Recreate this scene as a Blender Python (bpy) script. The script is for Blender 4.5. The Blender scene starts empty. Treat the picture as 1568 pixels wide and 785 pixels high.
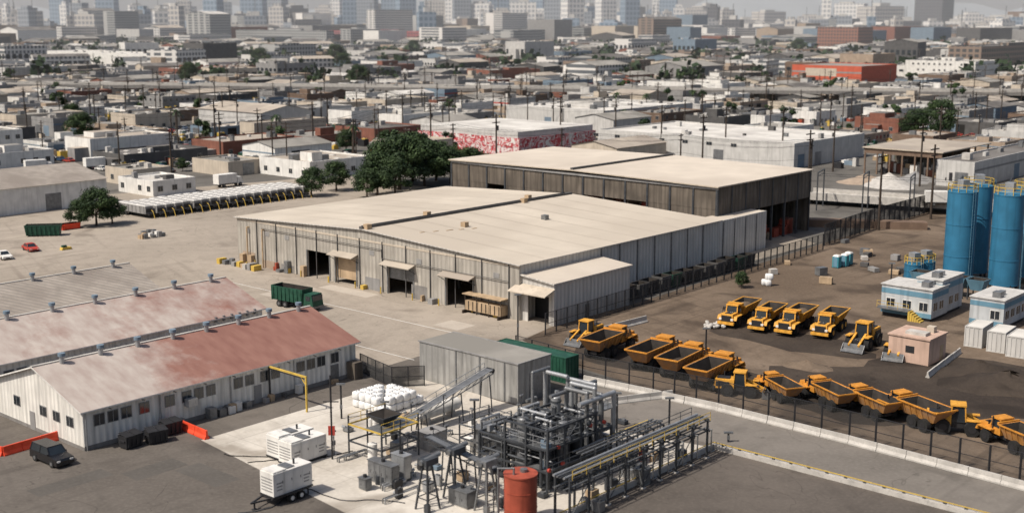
import bpy, math, random
from mathutils import Vector, Matrix
random.seed(7)
R=random.Random(11)
H=45.0; F=1919.0; TH=math.atan(367/1919.0); ST,CT=math.sin(TH),math.cos(TH)
YA=math.atan2(.750,.661)
A=Vector((math.cos(YA),math.sin(YA),0)); B=Vector((-math.sin(YA),math.cos(YA),0))
def G(u,v,z=0.0):
    x=(u-784)/F; y=(392-v)/F
    t=(z-H)/(-ST+y*CT)
    return Vector((x*t,(CT+y*ST)*t,z))
def P(p):
    d=p[1]*CT+(H-p[2])*ST
    return 784+F*p[0]/d, 392-F*(p[1]*ST-(H-p[2])*CT)/d
def LEN(b,d,u):
    k=(u-784)/F; d0=b.y*CT+(H-b.z)*ST
    return (k*d0-b.x)/(d.x-k*d.y*CT)
O=G(795,490)
def AB(a,b,z=0): 
    p=O+A*a+B*b; p.z=z; return p
def toab(p):
    q=Vector((p[0],p[1],0))-O; return q.dot(A),q.dot(B)
SC=bpy.context.scene
# ------------------------------------------------------------ materials
MATS={}
def M(name,col,rough=.8,var=.18,scale=.6,metal=0.,corr=0.,streak=0.,big=.0,col2=None,bump=0.,spec=.3,speck=0.):
    if name in MATS: return MATS[name]
    m=bpy.data.materials.new(name); m.use_nodes=True; nt=m.node_tree; N=nt.nodes; L=nt.links
    bs=N['Principled BSDF']; bs.inputs['Roughness'].default_value=rough; bs.inputs['Metallic'].default_value=metal
    bs.inputs['Specular IOR Level'].default_value=spec
    tc=N.new('ShaderNodeTexCoord')
    def noise(sc,det=5,st=None):
        n=N.new('ShaderNodeTexNoise'); n.inputs['Scale'].default_value=sc; n.inputs['Detail'].default_value=det
        if st:
            mp=N.new('ShaderNodeMapping'); mp.inputs['Scale'].default_value=st; L.new(tc.outputs['Object'],mp.inputs[0]); L.new(mp.outputs[0],n.inputs[0])
        else: L.new(tc.outputs['Object'],n.inputs[0])
        return n.outputs['Fac']
    def ramp(f,a,b):
        r=N.new('ShaderNodeMapRange'); r.inputs[1].default_value=a; r.inputs[2].default_value=b; L.new(f,r.inputs[0]); return r.outputs[0]
    def mix(f,c1,c2,mode='MIX'):
        x=N.new('ShaderNodeMix'); x.data_type='RGBA'; x.blend_type=mode
        if isinstance(f,float): x.inputs[0].default_value=f
        else: L.new(f,x.inputs[0])
        for i,c in ((6,c1),(7,c2)):
            if isinstance(c,(tuple,list)): x.inputs[i].default_value=(*c[:3],1)
            else: L.new(c,x.inputs[i])
        return x.outputs[2]
    lo=tuple(c*(1-var) for c in col); hi=tuple(min(1,c*(1+var)) for c in col)
    c=mix(ramp(noise(scale),.3,.7),lo,hi)
    if col2: c=mix(ramp(noise(big or .1,6),.42,.62),c,col2)
    if streak:
        s=noise(1.0,4,(1.3,1.3,.12)); c=mix(ramp(s,.5,.78),c,tuple(x*(1-streak) for x in col))
    if speck:
        s=noise(5.,3); c=mix(ramp(s,.55,.75),c,tuple(x*(1-speck) for x in col))
    if corr:
        sp=N.new('ShaderNodeSeparateXYZ'); L.new(tc.outputs['Object'],sp.inputs[0])
        ad=N.new('ShaderNodeMath'); L.new(sp.outputs[0],ad.inputs[0]); L.new(sp.outputs[1],ad.inputs[1])
        mu=N.new('ShaderNodeMath'); mu.operation='MULTIPLY'; L.new(ad.outputs[0],mu.inputs[0]); mu.inputs[1].default_value=6.2832/corr
        si=N.new('ShaderNodeMath'); si.operation='SINE'; L.new(mu.outputs[0],si.inputs[0])
        c=mix(ramp(si.outputs[0],.3,1.3),c,tuple(x*.72 for x in col))
        bp=N.new('ShaderNodeBump'); bp.inputs['Strength'].default_value=.6; bp.inputs['Distance'].default_value=.08
        L.new(si.outputs[0],bp.inputs['Height']); L.new(bp.outputs[0],bs.inputs['Normal'])
    elif bump:
        bp=N.new('ShaderNodeBump'); bp.inputs['Strength'].default_value=bump; bp.inputs['Distance'].default_value=.1
        L.new(noise(3,6),bp.inputs['Height']); L.new(bp.outputs[0],bs.inputs['Normal'])
    L.new(c,bs.inputs['Base Color'])
    MATS[name]=m; return m
def GM(name,c1,c2,stain,s1=.03,track=.0,crack=.0,stain_lo=.56,bump=.2,joint=0.):
    """ground material: large patches, medium mottling, stains, tyre tracks, slab joints, fine cracks"""
    m=bpy.data.materials.new(name); m.use_nodes=True; nt=m.node_tree; N=nt.nodes; L=nt.links
    bs=N['Principled BSDF']; bs.inputs['Roughness'].default_value=.92; bs.inputs['Specular IOR Level'].default_value=.15
    tc=N.new('ShaderNodeTexCoord')
    def src(rot=None,sc=None):
        if rot is None and sc is None: return tc.outputs['Object']
        mp=N.new('ShaderNodeMapping'); mp.vector_type='POINT'
        r0=N.new('ShaderNodeMapping'); r0.inputs['Rotation'].default_value=(0,0,rot or 0); L.new(tc.outputs['Object'],r0.inputs[0])
        if sc: mp.inputs['Scale'].default_value=sc
        L.new(r0.outputs[0],mp.inputs[0]); return mp.outputs[0]
    def noise(sc,det=6,s=None,dist=0):
        n=N.new('ShaderNodeTexNoise'); n.inputs['Scale'].default_value=sc; n.inputs['Detail'].default_value=det; n.inputs['Distortion'].default_value=dist
        L.new(s or src(),n.inputs[0]); return n.outputs['Fac']
    def ramp(f,a,b,c=0,d=1):
        r=N.new('ShaderNodeMapRange'); 
        for i,x in enumerate((a,b,c,d)): r.inputs[i+1].default_value=x
        L.new(f,r.inputs[0]); return r.outputs[0]
    def mul(a,b):
        x=N.new('ShaderNodeMath'); x.operation='MULTIPLY'; L.new(a,x.inputs[0]); L.new(b,x.inputs[1]); return x.outputs[0]
    def mix(f,c1,c2):
        x=N.new('ShaderNodeMix'); x.data_type='RGBA'; L.new(f,x.inputs[0])
        for i,c in ((6,c1),(7,c2)):
            if isinstance(c,(tuple,list)): x.inputs[i].default_value=(*c[:3],1)
            else: L.new(c,x.inputs[i])
        return x.outputs[2]
    c=mix(ramp(noise(s1),.35,.65),c1,c2)
    c=mix(ramp(noise(.35,8),.45,.8,0,.55),c,tuple(x*.72 for x in c1))
    c=mix(ramp(noise(2.5,6),.45,.8,0,.4),c,tuple(min(1,x*1.25) for x in c2))
    c=mix(ramp(noise(.09,7,dist=.6),stain_lo,stain_lo+.12,0,.75),c,stain)
    c=mix(ramp(noise(.6,3,dist=.3),.66,.74,0,.5),c,tuple(x*.8 for x in stain))
    if track:
        msk=ramp(noise(.03,3),.42,.6)
        c=mix(mul(msk,ramp(noise(1.,2,src(-YA,(.02,.7,1)),.5),.54,.72,0,track)),c,stain)
        c=mix(mul(msk,ramp(noise(1.,2,src(-YA-1.25,(.025,.55,1)),.9),.56,.74,0,track)),c,stain)
    if crack:
        n=noise(.07,3,dist=.8)
        s=N.new('ShaderNodeMath'); s.operation='SUBTRACT'; L.new(n,s.inputs[0]); s.inputs[1].default_value=.5
        ab=N.new('ShaderNodeMath'); ab.operation='ABSOLUTE'; L.new(s.outputs[0],ab.inputs[0])
        c=mix(ramp(ab.outputs[0],.0,.0022,crack,0),c,tuple(x*.5 for x in stain))
    if joint:
        b=N.new('ShaderNodeTexBrick'); b.offset=0; b.inputs['Scale'].default_value=1.; b.inputs['Mortar Size'].default_value=.05
        b.inputs['Brick Width'].default_value=joint; b.inputs['Row Height'].default_value=joint
        L.new(src(-YA),b.inputs[0]); c=mix(ramp(b.outputs['Fac'],0,1,0,.45),c,tuple(x*.5 for x in c1))
    if bump:
        bp=N.new('ShaderNodeBump'); bp.inputs['Strength'].default_value=bump; bp.inputs['Distance'].default_value=.15
        L.new(noise(1.2,8),bp.inputs['Height']); L.new(bp.outputs[0],bs.inputs['Normal'])
    L.new(c,bs.inputs['Base Color']); return m
def flat(name,col,rough=.7,metal=0.): return M(name,col,rough,.12,1.5,metal)

white=M('white_paint',(.66,.645,.61),.6,.12,.5,streak=.3)
whitewall=M('white_corrugated_wall',(.68,.66,.61),.7,.14,.4,corr=.8,streak=.42)
greywall=M('grey_corrugated_wall',(.36,.335,.295),.6,.2,.3,corr=.9,streak=.5)
greywall2=M('light_grey_corrugated_wall',(.52,.50,.47),.6,.12,.3,corr=.9,streak=.3)
boxwall=M('galvanised_wall',(.33,.325,.31),.5,.2,.4,corr=1.0,streak=.5,metal=.2)
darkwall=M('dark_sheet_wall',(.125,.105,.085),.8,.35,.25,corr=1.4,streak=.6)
roofcream=M('cream_roof',(.50,.445,.37),.85,.09,.15,big=.045,col2=(.43,.378,.312),speck=.12)
roofcream2=M('cream_roof_back',(.54,.48,.405),.85,.08,.15,big=.05,col2=(.46,.405,.34),speck=.06)
roofgrey=M('grey_roof',(.28,.265,.24),.9,.2,.3,big=.08,col2=(.20,.19,.17))
roofdark=M('dark_roof',(.10,.092,.085),.9,.25,.3,big=.08,col2=(.16,.15,.14))
roofwhite=M('white_roof',(.58,.56,.52),.8,.14,.3,big=.1,col2=(.44,.42,.39))
rooftan=M('tan_roof',(.37,.325,.27),.9,.15,.3,big=.1,col2=(.30,.26,.22))
roofold=M('old_grey_roof',(.31,.275,.24),.9,.2,.5,big=.12,col2=(.22,.19,.165),corr=1.2)
dark=flat('dark_metal',(.035,.035,.038),.5,.3)
black=flat('black_rubber',(.018,.018,.018),.9)
blackpaint=M('black_car_paint',(.012,.012,.014),.25,.1,1,spec=.6)
glass=M('dark_glass',(.02,.026,.032),.12,.2,.4,spec=.7)
interior=flat('dark_opening',(.02,.019,.018),.95)
steel=M('grey_steel',(.20,.205,.21),.45,.25,1.2,.5,speck=.4)
steell=M('light_pipe_metal',(.36,.37,.38),.4,.2,1.,.5,speck=.3)
steeld=M('dark_steel',(.065,.07,.078),.5,.25,1.,.4)
yellow=M('safety_yellow',(.50,.345,.07),.6,.15,1.,speck=.35)
orange=M('machine_orange',(.56,.24,.035),.6,.2,1.2,streak=.3,speck=.5)
orange2=M('machine_yellow',(.62,.31,.045),.6,.2,1.2,streak=.3,speck=.5)
orangedirt=M('worn_orange_bin',(.50,.24,.065),.8,.3,.9,big=.5,col2=(.30,.19,.12),speck=.4)
bininner=M('bin_inside',(.028,.024,.021),.95,.4,.8)
rust=M('rusty_red_tank',(.33,.07,.04),.6,.2,1.,streak=.4)
red=M('red_paint',(.38,.05,.035),.5,.15,1.)
plast=M('orange_red_plastic',(.68,.07,.03),.5,.15,1.)
green=M('dark_green_paint',(.018,.07,.045),.5,.3,1.,speck=.4)
blue=M('silo_blue',(.030,.145,.25),.45,.14,.4,streak=.4)
bluel=M('dull_blue_trim',(.12,.24,.32),.6,.15,.4,streak=.3)
officew=M('office_grey_wall',(.42,.44,.45),.7,.15,.4,streak=.35)
tan=M('tan_paint',(.38,.28,.18),.7,.2,.8,streak=.3)
pink=M('pinkish_paint',(.47,.33,.26),.8,.12,.6,streak=.3)
conc=M('concrete',(.42,.40,.37),.9,.18,.8,speck=.3)
concd=M('dark_concrete',(.20,.19,.18),.9,.2,.5,streak=.3)
wood=M('wood_pole',(.05,.038,.03),.9,.2,2.)
bagm=M('white_bag',(.66,.66,.65),.8,.12,1.5)
brick=M('red_brick',(.20,.085,.06),.9,.2,.5,streak=.2)
brick2=M('brown_brick',(.16,.11,.08),.9,.2,.5,streak=.2)
terra=M('orange_red_wall',(.46,.10,.055),.85,.12,.4)
beige=M('beige_wall',(.46,.40,.325),.85,.12,.4,streak=.25)
lgrey=M('pale_grey_wall',(.47,.46,.44),.85,.12,.4,streak=.3)
mgrey=M('mid_grey_wall',(.24,.235,.23),.85,.15,.4,streak=.3)
dgrey=M('dark_grey_wall',(.085,.083,.082),.85,.2,.4)
tanw=M('tan_wall',(.32,.25,.19),.85,.15,.4,streak=.25)
bluew=M('blue_grey_wall',(.15,.20,.25),.85,.15,.4)
bark=flat('bark',(.08,.06,.045),.95)
leafa=M('leaf_dark',(.018,.036,.012),.7,.3,2.)
leafb=M('leaf_light',(.04,.068,.022),.7,.3,2.)
def meshmat(name,col,op):
    m=bpy.data.materials.new(name); m.use_nodes=True; N=m.node_tree.nodes; L=m.node_tree.links
    bs=N['Principled BSDF']; bs.inputs['Base Color'].default_value=(*col,1); bs.inputs['Roughness'].default_value=.9
    tr=N.new('ShaderNodeBsdfTransparent'); mx=N.new('ShaderNodeMixShader')
    tc=N.new('ShaderNodeTexCoord'); n=N.new('ShaderNodeTexNoise'); n.inputs['Scale'].default_value=.4; L.new(tc.outputs['Object'],n.inputs[0])
    r=N.new('ShaderNodeMapRange'); r.inputs[1].default_value=.35; r.inputs[2].default_value=.65; r.inputs[3].default_value=op*.7; r.inputs[4].default_value=min(1,op*1.25)
    L.new(n.outputs[0],r.inputs[0]); L.new(r.outputs[0],mx.inputs[0]); L.new(tr.outputs[0],mx.inputs[1]); L.new(bs.outputs[0],mx.inputs[2])
    L.new(mx.outputs[0],N['Material Output'].inputs[0]); return m
chain=meshmat('chain_link',(.04,.04,.04),.32)
screen=meshmat('dark_screen',(.03,.03,.03),.75)
def redroof(name,xm,w,amp=.35):
    m=bpy.data.materials.new(name); m.use_nodes=True; N=m.node_tree.nodes; L=m.node_tree.links
    bs=N['Principled BSDF']; bs.inputs['Roughness'].default_value=.85
    tc=N.new('ShaderNodeTexCoord'); n=N.new('ShaderNodeTexNoise'); n.inputs['Scale'].default_value=.16; n.inputs['Detail'].default_value=10; n.inputs['Roughness'].default_value=.68; L.new(tc.outputs['Object'],n.inputs[0])
    sp=N.new('ShaderNodeSeparateXYZ'); L.new(tc.outputs['Object'],sp.inputs[0])
    r=N.new('ShaderNodeMapRange'); r.inputs[1].default_value=xm-w; r.inputs[2].default_value=xm+w; r.inputs[3].default_value=-amp; r.inputs[4].default_value=amp; L.new(sp.outputs[0],r.inputs[0])
    ad=N.new('ShaderNodeMath'); L.new(r.outputs[0],ad.inputs[0]); L.new(n.outputs[0],ad.inputs[1])
    r2=N.new('ShaderNodeMapRange'); r2.inputs[1].default_value=.36; r2.inputs[2].default_value=.66; L.new(ad.outputs[0],r2.inputs[0])
    n2=N.new('ShaderNodeTexNoise'); n2.inputs['Scale'].default_value=1.; n2.inputs['Detail'].default_value=8
    mp=N.new('ShaderNodeMapping'); mp.inputs['Scale'].default_value=(.9,.35,.35); L.new(tc.outputs['Object'],mp.inputs[0]); L.new(mp.outputs[0],n2.inputs[0])
    rr=N.new('ShaderNodeMapRange'); rr.inputs[1].default_value=.3; rr.inputs[2].default_value=.7; L.new(n2.outputs[0],rr.inputs[0])
    a=N.new('ShaderNodeMix'); a.data_type='RGBA'; a.inputs[6].default_value=(.44,.39,.35,1); a.inputs[7].default_value=(.33,.265,.235,1); L.new(rr.outputs[0],a.inputs[0])
    b=N.new('ShaderNodeMix'); b.data_type='RGBA'; b.inputs[6].default_value=(.265,.135,.105,1); b.inputs[7].default_value=(.20,.09,.07,1); L.new(rr.outputs[0],b.inputs[0])
    c=N.new('ShaderNodeMix'); c.data_type='RGBA'; L.new(r2.outputs[0],c.inputs[0]); L.new(a.outputs[2],c.inputs[6]); L.new(b.outputs[2],c.inputs[7])
    L.new(c.outputs[2],bs.inputs['Base Color']); return m
def muralmat():
    m=bpy.data.materials.new('graffiti_mural'); m.use_nodes=True; N=m.node_tree.nodes; L=m.node_tree.links
    bs=N['Principled BSDF']; bs.inputs['Roughness'].default_value=.8
    tc=N.new('ShaderNodeTexCoord'); n=N.new('ShaderNodeTexNoise'); n.inputs['Scale'].default_value=.28; n.inputs['Detail'].default_value=2; n.inputs['Distortion'].default_value=2.; L.new(tc.outputs['Object'],n.inputs[0])
    cr=N.new('ShaderNodeValToRGB'); cr.color_ramp.interpolation='CONSTANT'
    e=cr.color_ramp.elements; e[0].position=0; e[0].color=(.42,.05,.06,1); e[1].position=.42; e[1].color=(.6,.57,.55,1)
    for p,c in ((.48,(.45,.05,.06,1)),(.54,(.08,.02,.02,1)),(.57,(.6,.45,.44,1)),(.63,(.6,.58,.55,1))):
        x=e.new(p); x.color=c
    L.new(n.outputs[0],cr.inputs[0]); L.new(cr.outputs[0],bs.inputs['Base Color']); return m
mural=muralmat()
def towermat(name,wallc,winc,fx=3.2,fz=3.8):
    m=bpy.data.materials.new(name); m.use_nodes=True; N=m.node_tree.nodes; L=m.node_tree.links
    bs=N['Principled BSDF']; bs.inputs['Roughness'].default_value=.5
    tc=N.new('ShaderNodeTexCoord'); sp=N.new('ShaderNodeSeparateXYZ'); L.new(tc.outputs['Object'],sp.inputs[0])
    ad=N.new('ShaderNodeMath'); L.new(sp.outputs[0],ad.inputs[0]); L.new(sp.outputs[1],ad.inputs[1])
    def fr(o,p,th):
        d=N.new('ShaderNodeMath'); d.operation='DIVIDE'; L.new(o,d.inputs[0]); d.inputs[1].default_value=p
        f=N.new('ShaderNodeMath'); f.operation='FRACT'; L.new(d.outputs[0],f.inputs[0])
        g=N.new('ShaderNodeMath'); g.operation='GREATER_THAN'; L.new(f.outputs[0],g.inputs[0]); g.inputs[1].default_value=th; return g.outputs[0]
    mu=N.new('ShaderNodeMath'); mu.operation='MULTIPLY'; L.new(fr(ad.outputs[0],fx,.35),mu.inputs[0]); L.new(fr(sp.outputs[2],fz,.4),mu.inputs[1])
    c=N.new('ShaderNodeMix'); c.data_type='RGBA'; c.inputs[6].default_value=(*wallc,1); c.inputs[7].default_value=(*winc,1)
    L.new(mu.outputs[0],c.inputs[0]); L.new(c.outputs[2],bs.inputs['Base Color']); return m
towers=[towermat('tower_blue_glass',(.24,.30,.37),(.10,.16,.22),9,11),towermat('tower_concrete',(.50,.47,.43),(.2,.21,.23),8,9),
        towermat('tower_white',(.70,.68,.65),(.30,.32,.34),9,10),towermat('tower_grey',(.28,.30,.33),(.12,.15,.18),7,9),towermat('tower_dark',(.10,.10,.11),(.05,.055,.065),7,8)]
brickwin=towermat('brick_with_windows',(.26,.125,.09),(.07,.06,.06),4.,4.)
brownwin=towermat('brown_facade_windows',(.22,.165,.13),(.06,.06,.06),5.,4.)
pinkwin=towermat('red_facade_windows',(.32,.11,.11),(.10,.06,.07),6.,5.)
greywin=towermat('grey_facade_windows',(.34,.34,.33),(.07,.08,.09),5.,4.)
whitewin=towermat('white_facade_windows',(.62,.60,.57),(.1,.11,.12),5.,4.)

# ------------------------------------------------------------ mesh builder
class MB:
    def __init__(s): s.v=[];s.f=[];s.m=[];s.sm=[];s.ms=[];s.T=Matrix()
    def add(s,vs,fs,m,sm=False):
        b=len(s.v); T=s.T
        s.v+=[tuple(T@Vector(p)) for p in vs]
        if m not in s.ms: s.ms.append(m)
        i=s.ms.index(m)
        for f in fs: s.f.append([b+k for k in f]); s.m.append(i); s.sm.append(sm)
    def fru(s,x0,x1,y0,y1,z0,X0,X1,Y0,Y1,z1,m,top=None):
        vs=[(x0,y0,z0),(x1,y0,z0),(x1,y1,z0),(x0,y1,z0),(X0,Y0,z1),(X1,Y0,z1),(X1,Y1,z1),(X0,Y1,z1)]
        s.add(vs,[(3,2,1,0),(0,1,5,4),(1,2,6,5),(2,3,7,6),(3,0,4,7)]+([] if top else [(4,5,6,7)]),m)
        if top: s.add(vs[4:],[(0,1,2,3)],top)
    def box(s,x0,y0,z0,x1,y1,z1,m,top=None):
        if x1<x0:x0,x1=x1,x0
        if y1<y0:y0,y1=y1,y0
        s.fru(x0,x1,y0,y1,z0,x0,x1,y0,y1,z1,m,top)
    def poly(s,pts,m): s.add(pts,[tuple(range(len(pts)))],m)
    def prof(s,pr,y0,y1,m):
        n=len(pr); vs=[(x,y0,z) for x,z in pr]+[(x,y1,z) for x,z in pr]
        s.add(vs,[tuple(range(n)),tuple(range(2*n-1,n-1,-1))]+[(i,(i+1)%n+0,(i+1)%n+n,i+n)[::-1] for i in range(n)],m)
    def cyl(s,p0,p1,r,m,r1=None,n=12,cap=True,sm=True):
        p0=Vector(p0);p1=Vector(p1); r1=r if r1 is None else r1
        d=(p1-p0); 
        if d.length<1e-6: return
        d.normalize(); a=Vector((0,0,1)) if abs(d.z)<.9 else Vector((1,0,0))
        x=d.cross(a).normalized(); y=d.cross(x)
        ph=math.pi/4 if n==4 else 0
        vs=[p0+(x*math.cos(2*math.pi*i/n+ph)+y*math.sin(2*math.pi*i/n+ph))*r for i in range(n)]+[p1+(x*math.cos(2*math.pi*i/n+ph)+y*math.sin(2*math.pi*i/n+ph))*r1 for i in range(n)]
        s.add(vs,[(i,(i+1)%n,(i+1)%n+n,i+n) for i in range(n)],m,sm and n>5)
        if cap: s.add(vs,[tuple(range(n-1,-1,-1)),tuple(range(n,2*n))],m)
    def beam(s,p0,p1,w,m): s.cyl(p0,p1,w*.707,m,n=4)
    def ball(s,c,r,m,n=10,k=6,sq=1.0):
        c=Vector(c); rr=r if isinstance(r,(tuple,list)) else (r,r,r); vs=[];fs=[]
        pw=lambda t:math.copysign(abs(t)**sq,t)
        for j in range(k+1):
            ph=math.pi*j/k-math.pi/2
            for i in range(n):
                t=2*math.pi*i/n; vs.append((c.x+rr[0]*pw(math.cos(ph))*pw(math.cos(t)),c.y+rr[1]*pw(math.cos(ph))*pw(math.sin(t)),c.z+rr[2]*pw(math.sin(ph))))
        for j in range(k):
            for i in range(n): fs.append((j*n+i,j*n+(i+1)%n,(j+1)*n+(i+1)%n,(j+1)*n+i))
        s.add(vs,fs,m,True)
    def pipe(s,pts,r,m,n=8):
        for i in range(len(pts)-1): s.cyl(pts[i],pts[i+1],r,m,n=n,cap=(i==0 or i==len(pts)-2))
        for p in pts[1:-1]: s.ball(p,r*1.12,m,8,5)
    def rail(s,pts,h,m,w=.05,sp=1.5):
        for i in range(len(pts)-1):
            a=Vector(pts[i]);b=Vector(pts[i+1]); L=(b-a).length; k=max(1,int(L/sp))
            for j in range(k+1):
                p=a.lerp(b,j/k); s.beam(p,p+Vector((0,0,h)),w,m)
            for z in (h,h*.5): s.beam(a+Vector((0,0,z)),b+Vector((0,0,z)),w,m)
    def wheel(s,x,y,r,w,hub=None):
        s.cyl((x,y-w/2,r),(x,y+w/2,r),r,black,n=18,sm=False)
        sg=1 if y>0 else -1
        s.cyl((x,y+sg*w/2,r),(x,y+sg*(w/2+.03),r),r*.5,hub or steel,n=12)
    def hopper(s,b,t,z0,z1,th,mo,mi_,fill=.25):
        (x0,x1,y0,y1)=b;(X0,X1,Y0,Y1)=t
        o=[(x0,y0,z0),(x1,y0,z0),(x1,y1,z0),(x0,y1,z0),(X0,Y0,z1),(X1,Y0,z1),(X1,Y1,z1),(X0,Y1,z1)]
        zi=z0+fill
        k=[(x0+th,y0+th,zi),(x1-th,y0+th,zi),(x1-th,y1-th,zi),(x0+th,y1-th,zi),(X0+th,Y0+th,z1),(X1-th,Y0+th,z1),(X1-th,Y1-th,z1),(X0+th,Y1-th,z1)]
        s.add(o,[(3,2,1,0),(0,1,5,4),(1,2,6,5),(2,3,7,6),(3,0,4,7)],mo)
        s.add(k,[(0,1,2,3),(4,5,1,0),(5,6,2,1),(6,7,3,2),(7,4,0,3)],mi_)
        s.add(o[4:]+k[4:],[(0,1,5,4),(1,2,6,5),(2,3,7,6),(3,0,4,7)],mo)
    def mesh(s,name):
        me=bpy.data.meshes.new(name); me.from_pydata(s.v,[],s.f)
        for m in s.ms: me.materials.append(m)
        me.polygons.foreach_set('material_index',s.m); me.polygons.foreach_set('use_smooth',s.sm); me.update(); return me
    def done(s,name,loc=(0,0,0),yaw=0.):
        return inst(name,s.mesh(name),loc,yaw)
def inst(name,me,loc,yaw=0.,sc=1.):
    o=bpy.data.objects.new(name,me); o.location=loc; o.rotation_euler=(0,0,yaw); o.scale=(sc,)*3
    SC.collection.objects.link(o); return o
def fb(mb,face,s0,s1,z0,z1,out,m,off=0.):
    if face=='A': mb.box(off-out,s0,z0,off+.02,s1,z1,m)
    else: mb.box(s0,off-out,z0,s1,off+.02,z1,m)
def window(mb,face,s0,s1,z0,z1,fr=None,off=0.):
    fb(mb,face,s0-.08,s1+.08,z0-.08,z1+.08,.05,fr or conc,off)
    fb(mb,face,s0,s1,z0,z1,.08,glass,off)
    mid=(s0+s1)/2; fb(mb,face,mid-.03,mid+.03,z0,z1,.10,fr or conc,off)
def wallop(mb,face,s0,s1,h,ops,m,th=.25,off=0.):
    """wall with real openings: ops=(a,b,z0,z1)"""
    def seg(a,b,z0,z1):
        if b-a<.01 or z1-z0<.01: return
        if face=='A': mb.box(off,a,z0,off+th,b,z1,m)
        else: mb.box(a,off,z0,b,off+th,z1,m)
    c=s0
    for a,b,z0,z1 in sorted(ops):
        seg(c,a,0,h); seg(a,b,0,z0); seg(a,b,z1,h); c=b
    seg(c,s1,0,h)
RECTS=[]
def reserve(o,la,lb,pad=4):
    a,b=toab(o); RECTS.append((a-pad,b-pad,a+la+pad,b+lb+pad))
def hit(a0,b0,a1,b1):
    for r in RECTS:
        if a0<r[2] and a1>r[0] and b0<r[3] and b1>r[1]: return True
    return False
# ------------------------------------------------------------ generic building
def body(mb,la,lb,h,wall,roof,rnd,kind='flat',win=None,detail=1,doors=True):
    if kind=='flat':
        p=.45; t=.3
        o=[(0,0),(la,0),(la,lb),(0,lb)]; k=[(t,t),(la-t,t),(la-t,lb-t),(t,lb-t)]
        vs=[(x,y,0) for x,y in o]+[(x,y,h) for x,y in o]+[(x,y,h) for x,y in k]+[(x,y,h-p) for x,y in k]
        fs=[]
        for i in range(4):
            j=(i+1)%4; fs+=[(i,j,j+4,i+4),(i+4,j+4,j+8,i+8),(i+8,j+8,j+12,i+12)]
        mb.add(vs,fs,wall); mb.add(vs[12:],[(0,1,2,3)],roof); zr=h-p
    else:
        rh=min(la,lb)*.5*.18
        mb.add([(0,0,0),(la,0,0),(la,lb,0),(0,lb,0),(0,0,h),(la,0,h),(la,lb,h),(0,lb,h)],[(0,1,5,4),(1,2,6,5),(2,3,7,6),(3,0,4,7)],wall)
        e=.4
        if la>=lb:
            mb.add([(0,0,h),(0,lb,h),(0,lb/2,h+rh),(la,0,h),(la,lb,h),(la,lb/2,h+rh)],[(0,2,1),(3,4,5)],wall)
            mb.add([(-e,-e,h-.02),(la+e,-e,h-.02),(la+e,lb/2,h+rh+.12),(-e,lb/2,h+rh+.12),(la+e,lb+e,h-.02),(-e,lb+e,h-.02)],[(0,1,2,3),(3,2,4,5)],roof)
        else:
            mb.add([(0,0,h),(la,0,h),(la/2,0,h+rh),(0,lb,h),(la,lb,h),(la/2,lb,h+rh)],[(0,1,2),(3,5,4)],wall)
            mb.add([(-e,-e,h-.02),(-e,lb+e,h-.02),(la/2,lb+e,h+rh+.12),(la/2,-e,h+rh+.12),(la+e,lb+e,h-.02),(la+e,-e,h-.02)],[(0,3,2,1),(3,5,4,2)],roof)
        zr=None
    if zr and detail:
        for i in range(rnd.randint(3,6+int(la*lb/160))):
            x=rnd.uniform(1,max(1.1,la-4)); y=rnd.uniform(1,max(1.1,lb-4)); w=rnd.uniform(.7,2.6); d=rnd.uniform(.7,2.6)
            mb.box(x,y,zr,min(x+w,la-.5),min(y+d,lb-.5),zr+rnd.uniform(.5,1.8),rnd.choice([steel,lgrey,conc,mgrey,dgrey]))
        if rnd.random()<.3 and la>14:
            for i in range(int(la/5)):
                for j in range(int(lb/8)): mb.box(3+i*5,3+j*8,zr,4.2+i*5,5.2+j*8,zr+.25,roofwhite)
        if rnd.random()<.45:
            x=rnd.uniform(.1,.5)*la; y=rnd.uniform(.1,.5)*lb; mb.box(x,y,zr,x+la*rnd.uniform(.15,.4),y+lb*rnd.uniform(.15,.4),zr+rnd.uniform(1.5,3.2),wall,rnd.choice([roof,roofgrey,roofdark]))
        if rnd.random()<.4:
            s0=rnd.uniform(0,.5)*lb; mb.box(-rnd.uniform(3,6),s0,0,-.02,s0+lb*rnd.uniform(.25,.45),h*rnd.uniform(.45,.7),rnd.choice([wall,mgrey,tanw]),rnd.choice([roofgrey,roofdark,rooftan]))
    if win is None: win=rnd.random()<.5
    for face,L in (('A',lb),('B',la)):
        if win:
            fl=max(1,int(h/3.6)); n=max(1,int(L/rnd.choice([3.,4.,5.])))
            for f in range(fl):
                for i in range(n):
                    if rnd.random()<.85:
                        c=(i+.5)*L/n; z=f*h/fl+1.2; window(mb,face,c-.7,c+.7,z,z+1.3)
        elif doors:
            n=rnd.randint(0,3)
            for i in range(n):
                c=rnd.uniform(3,max(3.1,L-3)); w=rnd.choice([1.8,2.]); 
                if c+w<L: fb(mb,face,c-w,c+w,0,min(h-.8,4),.06,rnd.choice([interior,mgrey,steel,bluew]))
            if rnd.random()<.3: fb(mb,face,0,L,h*.62,h*.70,.04,rnd.choice([red,bluew,mgrey,dgrey]))
def BL(name,nu,nv,h,wall,roof,ru=None,lu=None,la=None,lb=None,kind='flat',win=None,seed=1,extra=None,doors=True,detail=1):
    o=G(nu,nv); la=la or LEN(o,A,ru); lb=lb or LEN(o,B,lu)
    reserve(o,la,lb,3); mb=MB(); body(mb,la,lb,h,wall,roof,random.Random(seed),kind,win,detail,doors)
    if extra: extra(mb,la,lb,h)
    return mb.done(name,o,YA)

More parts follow.
